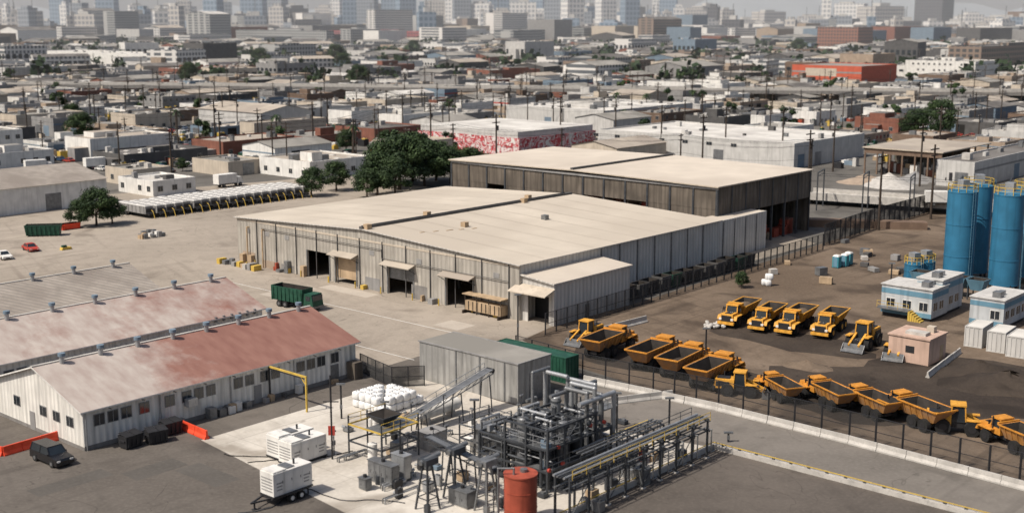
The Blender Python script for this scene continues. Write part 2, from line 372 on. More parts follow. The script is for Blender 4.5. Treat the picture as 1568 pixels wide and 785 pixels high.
# ------------------------------------------------------------ ground sheets
def sheet(name,pts,z,mat):
    q=[G(*p) for p in pts]
    mb=MB(); mb.poly([(p[0],p[1],z) for p in q],mat)
    return mb.done(name)
g_city=GM('city_ground',(.10,.094,.086),(.155,.145,.13),(.06,.056,.052),.02,.0,0,.55,0)
g_yard=GM('yard_concrete_ground',(.265,.23,.19),(.345,.30,.25),(.17,.143,.118),.025,.5,.45,.57)
g_fore=GM('old_asphalt',(.100,.088,.077),(.15,.133,.117),(.060,.053,.047),.04,.4,.5,.56)
g_pad=GM('concrete_pad',(.43,.395,.345),(.53,.495,.44),(.23,.20,.165),.06,.35,0,.56,.1,6.)
g_road=GM('road_asphalt',(.140,.127,.113),(.185,.167,.148),(.095,.086,.077),.04,.4,.4,.58)
g_dirt=GM('dirt',(.110,.081,.058),(.18,.138,.103),(.055,.041,.031),.035,.65,0,.51,.7)
g_soil=GM('dark_soil',(.038,.030,.025),(.062,.049,.039),(.024,.019,.016),.08,.3,0,.5,.8)
g_basin=GM('dark_asphalt',(.085,.074,.065),(.125,.108,.094),(.058,.050,.044),.05,.3,.4,.56)
g_patch=GM('patch_asphalt',(.085,.078,.07),(.115,.105,.095),(.06,.055,.05),.1,0,0,.6,.1)
g_patchl=GM('patch_concrete',(.38,.335,.285),(.43,.385,.33),(.26,.225,.19),.1,0,0,.6,.1)
mb=MB(); mb.poly([(-9000,-300,0),(9000,-300,0),(9000,14000,0),(-9000,14000,0)],g_city); mb.done('ground')
sheet('yard_pavement',[(-300,500),(-300,330),(180,296),(520,268),(760,300),(1100,330),(1250,372),(1000,440),(860,500),(830,545),(640,600),(540,600),(300,520)],.004,g_yard)
sheet('foreground_asphalt_ground',[(-300,900),(-300,560),(540,575),(640,545),(770,530),(900,585),(930,612),(1700,790),(1700,900)],.008,g_fore)
sheet('concrete_pad_ground',[(308,673),(600,586),(660,578),(760,612),(925,655),(1090,684),(860,800),(560,800)],.016,g_pad)
sheet('dirt_lot_ground',[(800,520),(850,497),(980,462),(1260,372),(1440,318),(1900,340),(2100,820),(1700,782),(1300,676),(1000,597),(880,560)],.012,g_dirt)
sheet('access_road',[(900,592),(1000,602),(1300,680),(1700,787),(1700,870),(1500,800),(1290,735),(1100,682),(940,640),(850,620)],.020,g_road)
def blob(name,u,v,r,m,z,seed,st=1.6):
    q_=random.Random(seed); c=G(u,v); n=22; pts=[]
    for i in range(n):
        a=2*math.pi*i/n; k=r*(1+.22*math.sin(2*a+seed)+.12*math.sin(5*a+seed*2)+q_.uniform(-.08,.08)); pts.append(c+A*(k*math.cos(a))+B*(k*st*math.sin(a)))
    mb=MB(); mb.poly([(p.x,p.y,z) for p in pts],m); mb.done(name)
blob('dark_soil_patch',1300,600,9,g_soil,.0165,1,1.5); blob('dark_soil_patch',1450,590,13,g_soil,.0205,2,1.3); blob('dark_soil_patch',1560,600,12,g_soil,.0245,3,1.5)
blob('dark_soil_patch',1030,560,6,g_soil,.0165,4,2.2); blob('dark_soil_patch',1210,520,6,g_soil,.0165,5,1.8)
for k,(u,v,la,lb) in enumerate(((640,470,5,9),(420,455,9,4),(330,400,12,6),(560,455,3,12),(250,385,7,7),(700,505,4,5))):
    o=G(u,v); mb=MB(); mb.poly([(0,0,.008+.0),(la,0,.008),(la,lb,.008),(0,lb,.008)],g_patchl if k%2 else g_yard); mb.done('pavement_patch',o,YA)
for k,(u,v,la,lb) in enumerate(((210,735,6,3),(330,745,3,7),(60,760,8,2.5))):
    mb=MB(); mb.poly([(0,0,.012),(la,0,.012),(la,lb,.012),(0,lb,.012)],g_patch); mb.done('pavement_patch',G(u,v),YA)
o1=G(1095,686)
mb=MB(); mb.poly([(0,.2,.028),(-26,.2,.028),(-26,-40,.028),(0,-40,.028)][::-1],g_basin); mb.done('basin_pavement',o1,YA)
mb=MB()
mb.box(-.3,-40,0,.0,.3,.55,conc); mb.box(-26,0.0,0,-.3,.3,.55,conc)
for k in range(20): mb.box(-.22,-2*k-1.2,.55,-.1,-2*k-.9,.72,steeld)
mb.box(-.20,-40,.72,-.12,.2,.80,yellow); mb.box(-26,.1,.72,-.3,.18,.80,yellow)
mb.box(1.2,-40,.03,1.32,.3,.034,white)
mb.done('basin_kerb_wall',o1,YA)

# ------------------------------------------------------------ main warehouse
LA_,LB_=55.5,69.5; EV=8.4; RD=10.
def sb(u): return LEN(O,B,u)
mb=MB()
doors=[(sb(505),sb(472),0,4.8),(sb(546),sb(515),0,4.6),(sb(633),sb(595),0,4.9),(sb(724),sb(684),0,4.9)]
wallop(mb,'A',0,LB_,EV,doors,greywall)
wallop(mb,'B',.25,LA_,EV,[],greywall2)
mb.box(LA_-.25,.25,0,LA_,LB_-.25,EV,greywall); mb.box(.25,LB_-.25,0,LA_,LB_,EV,greywall)
for x in (0.,LA_-.25): mb.add([(x,0,EV),(x,LB_,EV),(x,LB_/2,RD),(x+.25,0,EV),(x+.25,LB_,EV),(x+.25,LB_/2,RD)],[(0,2,1),(3,4,5)],greywall)
e=.45
for s0,s1,y0,y1 in ((EV,RD,-e,LB_/2),(RD,EV,LB_/2,LB_+e)):
    mb.add([(-e,y0,s0+.03),(LA_+e,y0,s0+.03),(LA_+e,y1,s1+.03),(-e,y1,s1+.03),(-e,y0,s0+.2),(LA_+e,y0,s0+.2),(LA_+e,y1,s1+.2),(-e,y1,s1+.2)],
      [(3,2,1,0),(0,1,5,4),(1,2,6,5),(2,3,7,6),(3,0,4,7)],greywall2); mb.add([(-e,y0,s0+.2),(LA_+e,y0,s0+.2),(LA_+e,y1,s1+.2),(-e,y1,s1+.2)],[(0,1,2,3)],roofcream)
def zroof(b): return RD-abs(b-LB_/2)/(LB_/2+0)*(RD-EV)+.2
for k in range(1,9):   # membrane lap seams on both slopes
    x=k*LA_/9
    for y0,y1 in ((.3,LB_/2-.6),(LB_/2+.6,LB_-.3)):
        mb.add([(x-.05,y0,zroof(y0)+.03),(x+.05,y0,zroof(y0)+.03),(x+.05,y1,zroof(y1)+.03),(x-.05,y1,zroof(y1)+.03)],[(0,1,2,3)],rooftan)
mb.box(-e,LB_/2-.4,RD+.1,LA_,LB_/2+.4,RD+.55,dgrey); mb.box(-.2,LB_/2-.18,RD+.55,LA_-2,LB_/2+.18,RD+.67,dark)
for a,b in ((-.1,33.5),(16,35.6),(44,36),(40,33.6),(14,24.5),(30,20)):
    z=zroof(b)-.05; mb.box(a,b,z,a+1.,b+1.,z+.9,tan if b>22 else steel)
for k in range(5): 
    a=5+k*2.3;b=26-k*.8; mb.box(a,b,zroof(b),a+R.uniform(.5,1.6),b+.35,zroof(b)+.07,tan)
for k in range(1,6): mb.box(10,k*11,0,10.4,k*11+.4,EV,steel)
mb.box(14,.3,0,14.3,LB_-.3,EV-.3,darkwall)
a,b=doors[1][0],doors[1][1]; mb.box(.3,a,.9,.4,b,4.5,tan)
a,b=doors[2][0],doors[2][1]; mb.box(.3,a,2.6,.4,b,4.9,steel)
for i in (1,2,3):
    a,b=doors[i][0]-.6,doors[i][1]+.6
    mb.add([(-1.6,a,5.0),(-1.6,b,5.0),(0,b,5.5),(0,a,5.5),(-1.6,a,5.12),(-1.6,b,5.12),(0,b,5.62),(0,a,5.62)],[(0,1,2,3),(7,6,5,4),(0,4,5,1),(0,3,7,4),(1,5,6,2)],rooftan)
    for y in (a+.1,b-.1): mb.beam((-1.5,y,5.0),(0,y,4.1),.08,dark)
for d in doors:
    for y in (d[0]-.15,d[1]+.15): mb.box(-.1,y-.12,0,.0,y+.12,4.8,steel)
    for y in (d[0]-.8,d[1]+.8): mb.cyl((-1.0,y,0),(-1.0,y,1.1),.11,yellow)
for y in [2+5.6*i for i in range(12)]:
    mb.cyl((-.12,y,0),(-.12,y,EV+.1),.09,dgrey,n=6)
    if all(not(d[0]-1<y+2.6<d[1]+1) for d in doors): fb(mb,'A',y+2,y+3.2,5.9,6.7,.06,mgrey); fb(mb,'A',y+.8,y+4.4,.0,R.uniform(1.2,2.6),.04,R.choice([mgrey,concd,tanw]))
mb.box(-.06,0,EV-.35,.0,LB_,EV-.05,beige)
mb.pipe([(-.25,2,5.75),(-.25,30,5.75),(-.25,30,7.2),(-.25,62,7.2)],.06,dgrey,6)
for y in (49.5,54,64.5,67): mb.box(-.9,y,0,-.08,y+1.,R.uniform(1.4,2.2),R.choice([yellow,steel,tan]))
for k in range(9): mb.box(-3.2+R.uniform(-.5,.5),60+k*1.3,0,-2.,60.9+k*1.3,R.uniform(.6,1.3),R.choice([yellow,tan,steel,conc,mgrey]))
for k in range(26):
    y=R.uniform(3,58)
    if all(not(d[0]-1.5<y<d[1]+.8) for d in doors): w=R.uniform(.4,1.2); mb.box(-.3-w,y,0,-.1,y+w,R.uniform(.5,1.6),R.choice([tan,steel,mgrey,dgrey,conc,yellow,rust]))
for y in (66,61.5): mb.pipe([(-.5,y,0),(-.5,y,7),(0,y,7)],.15,tan)
for x in [5*i for i in range(4,11)]: mb.box(x,-.14,0,x+.25,0,EV,steel)
an=-6.3
wallop(mb,'A',an,0,6.3,[(-5.3,-1.2,0,4.3)],greywall2,off=.6)
mb.box(.85,an,0,19.2,an+.25,6.3,greywall2); mb.box(19.2,an,0,19.45,0,6.3,greywall2)
mb.add([(.2,an-.3,6.3),(19.8,an-.3,6.3),(19.8,.0,6.9),(.2,.0,6.9),(.2,an-.3,6.5),(19.8,an-.3,6.5),(19.8,-.0,7.1),(.2,-.0,7.1)],[(3,2,1,0),(0,1,5,4),(1,2,6,5),(3,0,4,7)],greywall2)
mb.add([(.2,an-.3,6.5),(19.8,an-.3,6.5),(19.8,-.0,7.1),(.2,-.0,7.1)],[(0,1,2,3)],roofcream2)
mb.add([(.6,an,6.3),(.6,0,6.3),(.6,0,6.9),(19.4,an,6.3),(19.4,0,6.3),(19.4,0,6.9)],[(0,2,1),(3,4,5)],greywall2)
mb.add([(-1.8,-6.5,4.7),(-1.8,.8,4.7),(.6,.8,5.5),(.6,-6.5,5.5),(-1.8,-6.5,4.85),(-1.8,.8,4.85),(.6,.8,5.65),(.6,-6.5,5.65)],[(0,1,2,3),(7,6,5,4),(0,4,5,1),(0,3,7,4),(1,5,6,2)],beige)
mb.box(3.5,-6.,0,3.7,-.2,6.,dark); fb(mb,'B',8,9,0,2.1,.05,steel,an)
mb.done('warehouse',O,YA)
mb=MB()
mb.box(55.6,3.2,0,78,3.5,7.4,greywall2); mb.box(77.8,3.5,0,78,30,7.4,greywall2); mb.box(55.6,3.5,7.2,77.8,8.0,7.4,roofcream2)
for x in range(58,78,4): mb.box(x,3.05,0,x+.2,3.2,7.4,steel)
a0,a1,b0,b1,zt,zb=65.5,102,6.8,77.5,12.9,7.6
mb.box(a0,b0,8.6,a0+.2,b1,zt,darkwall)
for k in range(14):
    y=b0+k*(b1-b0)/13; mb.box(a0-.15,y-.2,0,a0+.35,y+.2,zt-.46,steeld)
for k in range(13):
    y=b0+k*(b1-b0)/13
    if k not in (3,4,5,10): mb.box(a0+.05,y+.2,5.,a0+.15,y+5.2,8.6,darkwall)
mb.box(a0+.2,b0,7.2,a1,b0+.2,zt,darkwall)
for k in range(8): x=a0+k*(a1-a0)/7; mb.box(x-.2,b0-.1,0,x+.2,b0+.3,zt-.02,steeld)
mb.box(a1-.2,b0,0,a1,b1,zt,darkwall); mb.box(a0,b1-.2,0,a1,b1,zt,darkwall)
mb.box(a0-.25,b0-.25,zt-.45,a0-.05,b1,zt+.0,mgrey)
bm_=(b0+b1)/2; zr=zt+.45
for y0,y1,z0,z1 in ((b0-.5,bm_,zt,zr),(bm_,b1+.5,zr,zt)):
    mb.add([(a0-.6,y0,z0+.02),(a1+.6,y0,z0+.02),(a1+.6,y1,z1+.02),(a0-.6,y1,z1+.02)],[(3,2,1,0)],mgrey)
    mb.add([(a0-.6,y0,z0+.25),(a1+.6,y0,z0+.25),(a1+.6,y1,z1+.25),(a0-.6,y1,z1+.25)],[(0,1,2,3)],roofcream2)
mb.add([(a0-.6,b0-.5,zt+.02),(a0-.6,bm_,zr+.02),(a0-.6,b1+.5,zt+.02),(a0-.6,b1+.5,zt+.25),(a0-.6,bm_,zr+.25),(a0-.6,b0-.5,zt+.25)],[(5,4,3,2,1,0)],beige)
mb.add([(a0-.6,b0-.5,zt+.02),(a1+.6,b0-.5,zt+.02),(a1+.6,b0-.5,zt+.25),(a0-.6,b0-.5,zt+.25)],[(0,1,2,3)],beige)
mb.box(a0-.5,bm_-.35,zr+.2,a1,bm_+.35,zr+.65,dgrey)
for k in range(16):
    y=R.uniform(22,44); mb.box(a0+R.uniform(1,6),y,0,a0+R.uniform(7,9),y+R.uniform(1,3),R.uniform(6.5,9.5),R.choice([tan,brick,mgrey,beige,rust]))
for k in range(10):
    x=R.uniform(80,99); mb.box(x,b0+1,0,x+2,b0+3,R.uniform(1,4),R.choice([tan,brick,mgrey,rust]))
mb.done('open_storage_shed',O,YA)
reserve(O,105,82,6)

# ------------------------------------------------------------ left white buildings
W=G(130,690)
def vent(mb,x,y,z):
    mb.cyl((x,y,z-.2),(x,y,z+.7),.28,steell,n=10); mb.cyl((x,y,z+.7),(x,y,z+1.05),.42,bluew,n=10)
def gable(name,a0,a1,b0,b1,ev,rd,wallm,roofm,vents,wins=True,extra=None):
    mb=MB(); la=a1-a0; lb=b1-b0; c=lb/2
    mb.add([(0,0,0),(la,0,0),(la,lb,0),(0,lb,0),(0,0,ev),(la,0,ev),(la,lb,ev),(0,lb,ev),(0,c,rd),(la,c,rd)],[(0,1,5,4),(1,2,6,9,5),(2,3,7,6),(3,0,4,8,7)],wallm)
    e=.5; t=.18; dz=e*(rd-ev)/c
    for y0,y1,z0,z1 in ((-e,c,ev-dz,rd),(c,lb+e,rd,ev-dz)):
        mb.add([(-e,y0,z0+.02),(la+e,y0,z0+.02),(la+e,y1,z1+.02),(-e,y1,z1+.02),(-e,y0,z0+t),(la+e,y0,z0+t),(la+e,y1,z1+t),(-e,y1,z1+t)],[(3,2,1,0),(0,1,5,4),(1,2,6,5),(3,0,4,7)],white)
        mb.add([(-e,y0,z0+t),(la+e,y0,z0+t),(la+e,y1,z1+t),(-e,y1,z1+t)],[(0,1,2,3)],roofm)
    mb.box(-e,c-.2,rd+t-.05,la+e,c+.2,rd+t+.06,conc)
    for k in range(vents): vent(mb,la*(k+.6)/vents,c-.55,rd+.1)
    if wins:
        k=0; x=1.3
        while x<la-3:
            if k%5!=4: window(mb,'B',x,x+1.15,2.5,3.65,mgrey)
            k+=1; x+=1.62 if k%3 else 2.2
        for y in (2.,4.8,7.6,13.4): window(mb,'A',y,y+1.3,2.2,3.2,mgrey)
    if extra: extra(mb,la,lb,ev)
    return mb.done(name,W+A*a0+B*b0,YA)
def ex1(mb,la,lb,ev):
    fb(mb,'B',la-4.2,la-2.9,0,2.2,.06,steel); fb(mb,'B',22,23.1,0,2.2,.06,mgrey)
    mb.box(12.4,-.9,2.0,13.6,-.05,2.9,steell); mb.box(la-1.6,-1.6,0,la-.3,-.1,2.2,darkwall)
    for x in (.25,9.3,18.7,28.,37.2): mb.cyl((x,-.12,0),(x,-.12,ev),.07,steell,n=6)
    for x in (15.,16.3,17.6): mb.box(x,-1.2,0,x+.9,-.2,R.uniform(.7,1.3),R.choice([white,steel,lgrey]))
    fb(mb,'A',10.2,11.3,0,2.1,.06,mgrey); fb(mb,'B',0,la,0,.5,.03,concd); fb(mb,'A',0,lb,0,.4,.03,concd)
    for k in range(9): mb.cyl((3+k*4,-.7,4.1),(3+k*4,-.15,4.1),.05,dark,n=6)
    for k in range(14):
        x=R.uniform(3,la-3); w=R.uniform(.3,.8); mb.box(x,-.9,0,x+w,-.25,R.uniform(.3,1.1),R.choice([white,steel,dgrey,tan,mgrey]))
gable('white_workshop_building',0,38,0,18.7,4.4,7.4,whitewall,redroof('weathered_red_roof',13,11),8,extra=ex1)
def ex2(mb,la,lb,ev):
    for k in range(6): mb.cyl((la-8+k*1.3,-.3,ev-.5),(la-8+k*1.3,-.3,ev+.2),.2,steel,n=6)
gable('white_workshop_building',-20,41,23,41,4.7,7.7,whitewall,redroof('weathered_pink_roof',58,40,.22),10,extra=ex2)
gable('grey_workshop_building',-20,39,45.5,63,4.3,7.2,whitewall,roofold,9,wins=False)
reserve(W-A*20,65,66,2)

# ------------------------------------------------------------ corrugated box building
N2=G(793,619); l2=LEN(N2,B,643); a2=LEN(N2,A,843); hh=4.9
mb=MB(); mb.box(0,0,0,a2,l2,hh,boxwall,roofgrey)
mb.box(-.12,-.12,hh-.02,a2+.12,.1,hh+.12,mgrey); mb.box(-.12,.1,hh-.02,.1,l2+.12,hh+.12,mgrey); mb.box(a2-.1,.1,hh-.02,a2+.12,l2,hh+.12,mgrey)
mb.box(.1,.1,hh+.004,a2-.1,l2,hh+.06,roofgrey)
fb(mb,'B',2,5.,0,3.4,.05,steel); 
for y in (2,6,10): mb.box(-.1,y,0,-.0,y+.15,hh-.1,steel)
mb.done('corrugated_metal_building',N2,YA)

# ------------------------------------------------------------ fences
def fence(name,pts,h,sp,mesh,pw=.14,zb=0.):
    mb=MB(); o=pts[0].copy(); o.z=0
    for i in range(len(pts)-1):
        a=pts[i]-o;b=pts[i+1]-o; a.z=b.z=zb; L=(b-a).length;n=max(1,round(L/sp))
        for j in range(n+(i==len(pts)-2)):
            p=a.lerp(b,j/n); mb.beam(p-Vector((0,0,zb)),p+Vector((0,0,h)),pw,dark)
        for z in (h,h*.5,.15): mb.beam(a+Vector((0,0,z)),b+Vector((0,0,z)),.06,dark)
        mb.add([a+Vector((0,0,.1)),b+Vector((0,0,.1)),b+Vector((0,0,h)),a+Vector((0,0,h))],[(0,1,2,3)],mesh)
    return mb.done(name,o)
fence('chain_link_fence',[G(790,548),G(892,578),G(1000,600),G(1100,622),G(1300,672),G(1660,765)],3.2,3.2,chain,.18)
fence('screened_fence',[G(835,512),G(900,492),G(970,470),G(1120,425),G(1260,382)],3.2,2.4,chain,.2)
fence('dark_screen_fence',[G(1262,376),G(1345,347),G(1422,325)],4.4,2.6,screen,.22)
fence('screened_fence',[G(552,570),G(600,592),G(650,590)],2.6,2.2,screen,.12)
def jersey(name,pts,seg=3.,m=conc,h=.9,w=.6):
    mb=MB(); o=pts[0].copy()
    for i in range(len(pts)-1):
        a=pts[i]-o;b=pts[i+1]-o; L=(b-a).length;n=max(1,int(L/seg)); d=(b-a).normalized(); yaw=math.atan2(d.y,d.x)
        for j in range(n):
            mb.T=Matrix.Translation(a+d*(j*L/n))@Matrix.Rotation(yaw+R.uniform(-.012,.012),4,'Z')
            l=L/n-.06; mb.fru(0,l,-w/2,w/2,0,0,l,-w/2,w/2,.15,m); mb.fru(0,l,-w/2,w/2,.151,0,l,-.12,.12,.45,m); mb.fru(0,l,-.12,.12,.451,0,l,-.09,.09,h,m)
    mb.T=Matrix(); return mb.done(name,o)
jersey('concrete_barrier',[G(894,584),G(1000,606),G(1100,628),G(1300,678),G(1640,768)])
jersey('concrete_barrier',[G(912,512),G(990,492)],3,conc,1.0,.7)
jersey('concrete_barrier',[G(925,620),G(1030,607)],3,conc,.9,.6)
jersey('concrete_barrier',[G(1420,578),G(1470,540)],3,conc,.8,.5)
jersey('plastic_road_barrier',[G(5,697),G(90,672)],1.8,plast,1.,.6)
jersey('plastic_road_barrier',[G(266,650),G(318,672)],1.8,plast,1.,.6)
jersey('plastic_road_barrier',[G(-40,690),G(5,697)],1.8,plast,1.,.6)

# ------------------------------------------------------------ vehicles
def dump_truck_mesh(v=0):
    mb=MB(); c=(orange,orange2)[v%2]
    for x in (3.2,-1.4,-3.2):
        for y in (-1.25,1.25): mb.wheel(x,y,.8,.6,dark if v!=1 else c)
    mb.box(-4.2,-.45,.8,4.4,.45,1.25,dark); mb.box(-3.9,-1.1,.7,-.6,1.1,.95,dark)
    mb.fru(2.7,5.0,-1.1,1.1,1.15,2.7,4.75,-.95,.95,2.2,c); mb.box(4.85,-.8,1.1,5.03,.8,2.0,dark)
    mb.box(3.0,-.5,2.21,4.4,.5,2.26,dark)
    for y in (-.95,.95): mb.box(4.9,y-.2,1.3,5.08,y+.2,1.6,white)
    mb.box(4.9,-1.35,.65,5.25,1.35,1.05,c)
    for y in (-1.,1.): mb.box(2.2,y*1.6,1.75,4.4,y*.95,1.88,c); mb.fru(4.4,4.8,min(y*1.6,y*.95),max(y*1.6,y*.95),1.3,4.4,4.45,min(y*1.6,y*.95),max(y*1.6,y*.95),1.88,c)
    mb.fru(1.35,2.95,-.95,.95,1.7,1.45,2.7,-.85,.85,3.15,glass); mb.box(1.25,-1.0,3.15,2.85,1.0,3.32,c); mb.box(1.3,-.98,1.3,2.98,.98,2.1,c)
    for x,X in ((1.35,1.45),(2.93,2.68)):
        for y in (-.93,.93): mb.beam((x,y,1.9),(X,y*.93,3.2),.14,c)
    mb.cyl((2.5,1.05,1.8),(2.5,1.05,3.4),.09,dark,n=8)
    for y in (-1.4,1.4): mb.box(2.7,y-.1,2.4,2.78,y+.1,2.9,dark); mb.beam((2.7,y*.7,2.7),(2.74,y,2.7),.05,dark)
    mb.rail([(1.3,-1.5,1.9),(2.9,-1.5,1.9)],.7,dark,.05,.8)
    mb.hopper((-4.3,.5,-.95,.95),(-5.4,1.0,-1.6,1.6),1.3,2.9,.13,(orangedirt,c)[v%2],bininner,.25)
    for k in range(5):
        x=-3.7+k*.95
        for y in (-1,1): mb.beam((x,y*1.0,1.4),(x-.1,y*1.62,2.85),.12,(orangedirt,c)[v%2])
    if v%2: mb.fru(1.0,1.6,-1.2,1.2,2.9,1.0,1.9,-1.2,1.2,3.42,c)
    else: mb.box(.98,-1.6,2.8,1.2,1.6,3.1,c)
    mb.box(-5.45,-1.62,2.78,-5.3,1.62,2.94,c)
    for y in (-1.63,1.63): mb.box(-5.3,y-.05,2.78,.97,y+.05,2.94,c)
    if v==2: mb.ball((-2.2,0,1.75),(1.9,.9,.5),g_soil,12,6)
    if v==3: mb.ball((-2.2,0,2.0),(2.2,1.1,.8),g_dirt,12,6)
    return mb.mesh('dump_truck')
DT=[dump_truck_mesh(k) for k in range(4)]
def hd(x,y): return math.atan2(y,x)
def place(name,me,u,v,dx,dy,sc=1.): return inst(name,me,G(u,v),hd(dx,dy),sc)
for i,(u,v,k) in enumerate([(1131,492,3),(1174,499,1),(1218,504,3),(1270,508,1)]): place('dump_truck',DT[k],u,v,-.55+.05*(i%2),-.84,(.95,.92,.98,.95)[i])
for i,(u,v,k) in enumerate([(934,540,0),(1006,557,0),(1050,569,2),(1096,585,0)]): place('dump_truck',DT[k],u,v,.56+.04*(i%2),.82,1.04)
for i,(u,v,k) in enumerate([(1190,606,0),(1263,617,2),(1328,631,0),(1397,646,2)]): place('dump_truck',DT[k],u,v,-.30-.05*i,.95,(.78,.86,.87,.95)[i])
place('dump_truck',DT[0],1552,686,-.36,.93,.9)
def loader_mesh(m):
    mb=MB()
    for x in (1.5,-1.4):
        for y in (-1.15,1.15): mb.wheel(x,y,.8,.6,dark)
    mb.fru(-3.2,-.6,-1.,1.,.9,-3.0,-.6,-.9,.9,2.1,m); mb.box(-.8,-.7,.7,2.4,.7,1.3,dark); mb.box(-3.3,-1.1,.6,-3.0,1.1,1.2,dark)
    mb.box(-2.9,-1.02,1.2,-1.2,1.02,1.8,dark)
    mb.fru(-.7,.9,-.8,.8,1.3,-.6,.7,-.7,.7,3.0,glass); mb.box(-.75,-.85,3.0,.85,.85,3.15,m)
    for x in (-.68,.85):
        for y in (-.78,.78): mb.beam((x,y,1.4),(x*.85,y*.92,3.05),.13,m)
    for y in (-.6,.6): mb.beam((.9,y,1.8),(3.2,y,.8),.25,m); mb.box(.9,y*1.9-.3,1.65,2.3,y*1.9+.3,1.75,m)
    mb.prof([(3.0,.1),(3.9,.05),(3.95,.15),(3.2,.4),(3.1,1.0),(3.0,1.)],-1.3,1.3,steel)
    for y in (-1.33,1.3): mb.prof([(3.,.1),(3.9,.05),(3.1,1.)],y,y+.03,steel)
    mb.cyl((-2,.4,2.1),(-2,.4,2.8),.08,dark,n=8); mb.box(-2.8,-.6,2.1,-1.2,.6,2.2,dark)
    return mb.mesh('wheel_loader')
LD=loader_mesh(orange2)
place('wheel_loader',LD,898,522,-.6,-.8,1.); place('wheel_loader',LD,1322,530,-.6,-.8,1.15); place('wheel_loader',LD,1376,543,-.5,-.87,1.05)
place('wheel_loader',LD,1464,660,.95,-.3,1.05); place('wheel_loader',LD,1132,603,.9,-.3,.95)
def car_mesh(name,paint,L=4.6,w=1.85,h=1.45,kind='car'):
    mb=MB(); r=.34 if kind=='car' else .4; hb=.62*h if kind=='car' else .6*h
    f=L/2; 
    mb.prof([(-f,.35),(-f,hb*.9),(-f+.15,hb),(f*.45,hb),(f-.12,hb*.84),(f,hb*.65),(f,.3)],-w/2,w/2,paint)
    if kind=='suv': x0,x1,X0,X1=-f+.08,f*.48,-f+.3,f*.22
    else: x0,x1,X0,X1=-f*.72,f*.45,-f*.42,f*.12
    mb.fru(x0,x1,-w/2+.04,w/2-.04,hb+.003,X0,X1,-w/2+.22,w/2-.22,h-.05,glass,paint)
    mb.box(X0-.03,-w/2+.2,h-.05,X1+.03,w/2-.2,h,paint)
    for xa,xb in ((x0,X0),(x1,X1),((x0+x1)/2,(x0+x1)/2)):
        for s in (-1,1): mb.beam((xa,s*(w/2-.05),hb),(xb,s*(w/2-.22),h-.03),.09,paint)
    for x in (-f*.62,f*.62):
        for y in (-w/2+.08,w/2-.08): mb.wheel(x,y,r,.24)
    for y in (-w*.36,w*.36): mb.box(f-.04,y-.18,hb*.6,f+.03,y+.18,hb*.75,white); mb.box(-f-.03,y-.15,hb*.6,-f+.04,y+.15,hb*.8,red)
    mb.box(f-.02,-.35,.35,f+.025,.35,.5,dark); mb.box(-f-.025,-.3,.4,-f+.02,.3,.55,dark)
    for s in (-1,1): mb.box(f*.35,s*(w/2)-.08,hb,f*.35+.15,s*(w/2)+.12,hb+.14,paint)
    return mb.mesh(name)
SUV=car_mesh('black_suv',blackpaint,5.1,2.0,1.9,'suv')
cols=[white,white,M('car_silver',(.40,.41,.42),.3,.1,1,.5),M('car_grey',(.13,.13,.14),.3,.1,1,.3),blackpaint,red,M('car_blue',(.04,.08,.16),.3,.1,1),dgrey]
CARS=[car_mesh('parked_car',c) for c in cols]+[car_mesh('parked_car',white,5.1,1.95,1.85,'suv'),car_mesh('parked_car',dgrey,5.1,1.95,1.85,'suv')]
place('black_suv',SUV,80,706,.75,-.62)
place('parked_car',CARS[5],47,383,.6,-.7); place('parked_car',CARS[0],6,395,.6,-.7)
place('parked_car',CARS[2],-20,372,.6,-.7)
for u,v in ((1566,345),(1560,372),(1563,392)): place('parked_car',CARS[2],u,v,.2,.9)
def dumpster(m,L=2.2,w=1.5,h=1.4):
    mb=MB(); mb.hopper((-L/2+.1,L/2-.1,-w/2+.15,w/2-.1),(-L/2,L/2,-w/2,w/2),.12,h,.06,m,bininner,.5)
    mb.add([(-L/2,-w/2,h+.02),(0,-w/2,h+.02),(0,w/2,h+.2),(-L/2,w/2,h+.2)],[(0,1,2,3)],dark); mb.add([(.05,-w/2,h+.02),(L/2,-w/2,h+.02),(L/2,w/2,h+.2),(.05,w/2,h+.2)],[(0,1,2,3)],dark)
    for x in (-L/2+.2,L/2-.2):
        for y in (-w/2+.25,w/2-.25): mb.cyl((x,y-.04,.09),(x,y+.04,.09),.09,black,n=8)
    for s in (-1,1): mb.box(s*L/2-.06,-w*.3,h*.55,s*L/2+.06,w*.3,h*.7,m)
    for k in range(4): mb.box(-L/2+.2+k*.55,-w/2-.04,.3,-L/2+.3+k*.55,-w/2+.1,h,m)
    return mb.mesh('dumpster')
DM=dumpster(dark,2.2,1.5,1.45)
place('dumpster',DM,201,683,.60,.8); place('dumpster',DM,240,676,.80,.60); place('dumpster',DM,262,663,.66,.75)
def container(m,L=6.1,w=2.45,h=2.6,name='shipping_container',lid=None):
    mb=MB(); mb.box(0.06,.06,.12,L-.06,w-.06,h-.06,m,lid)
    for x in (0,L-.14):
        for y in (0,w-.14): mb.box(x,y,0,x+.14,y+.14,h,m)
    for y in (0,w-.1): mb.box(.14,y,h-.14,L-.14,y+.1,h,m); mb.box(.14,y,.02,L-.14,y+.1,.16,m)
    for x in (0,L-.1): mb.box(x,.14,h-.14,x+.1,w-.14,h,m); mb.box(x,.14,.02,x+.1,w-.14,.16,m)
    n=int(L/.55)
    for k in range(1,n): mb.box(k*L/n-.08,.0,.17,k*L/n+.08,w,h-.15,m)
    for k in range(1,4): mb.box(-.01,k*w/4-.06,.17,.1,k*w/4+.06,h-.15,m)
    return mb.mesh(name)
inst('green_container',container(green,12.2,2.6,3.3,lid=green),G(886,580),YA+math.pi/2)
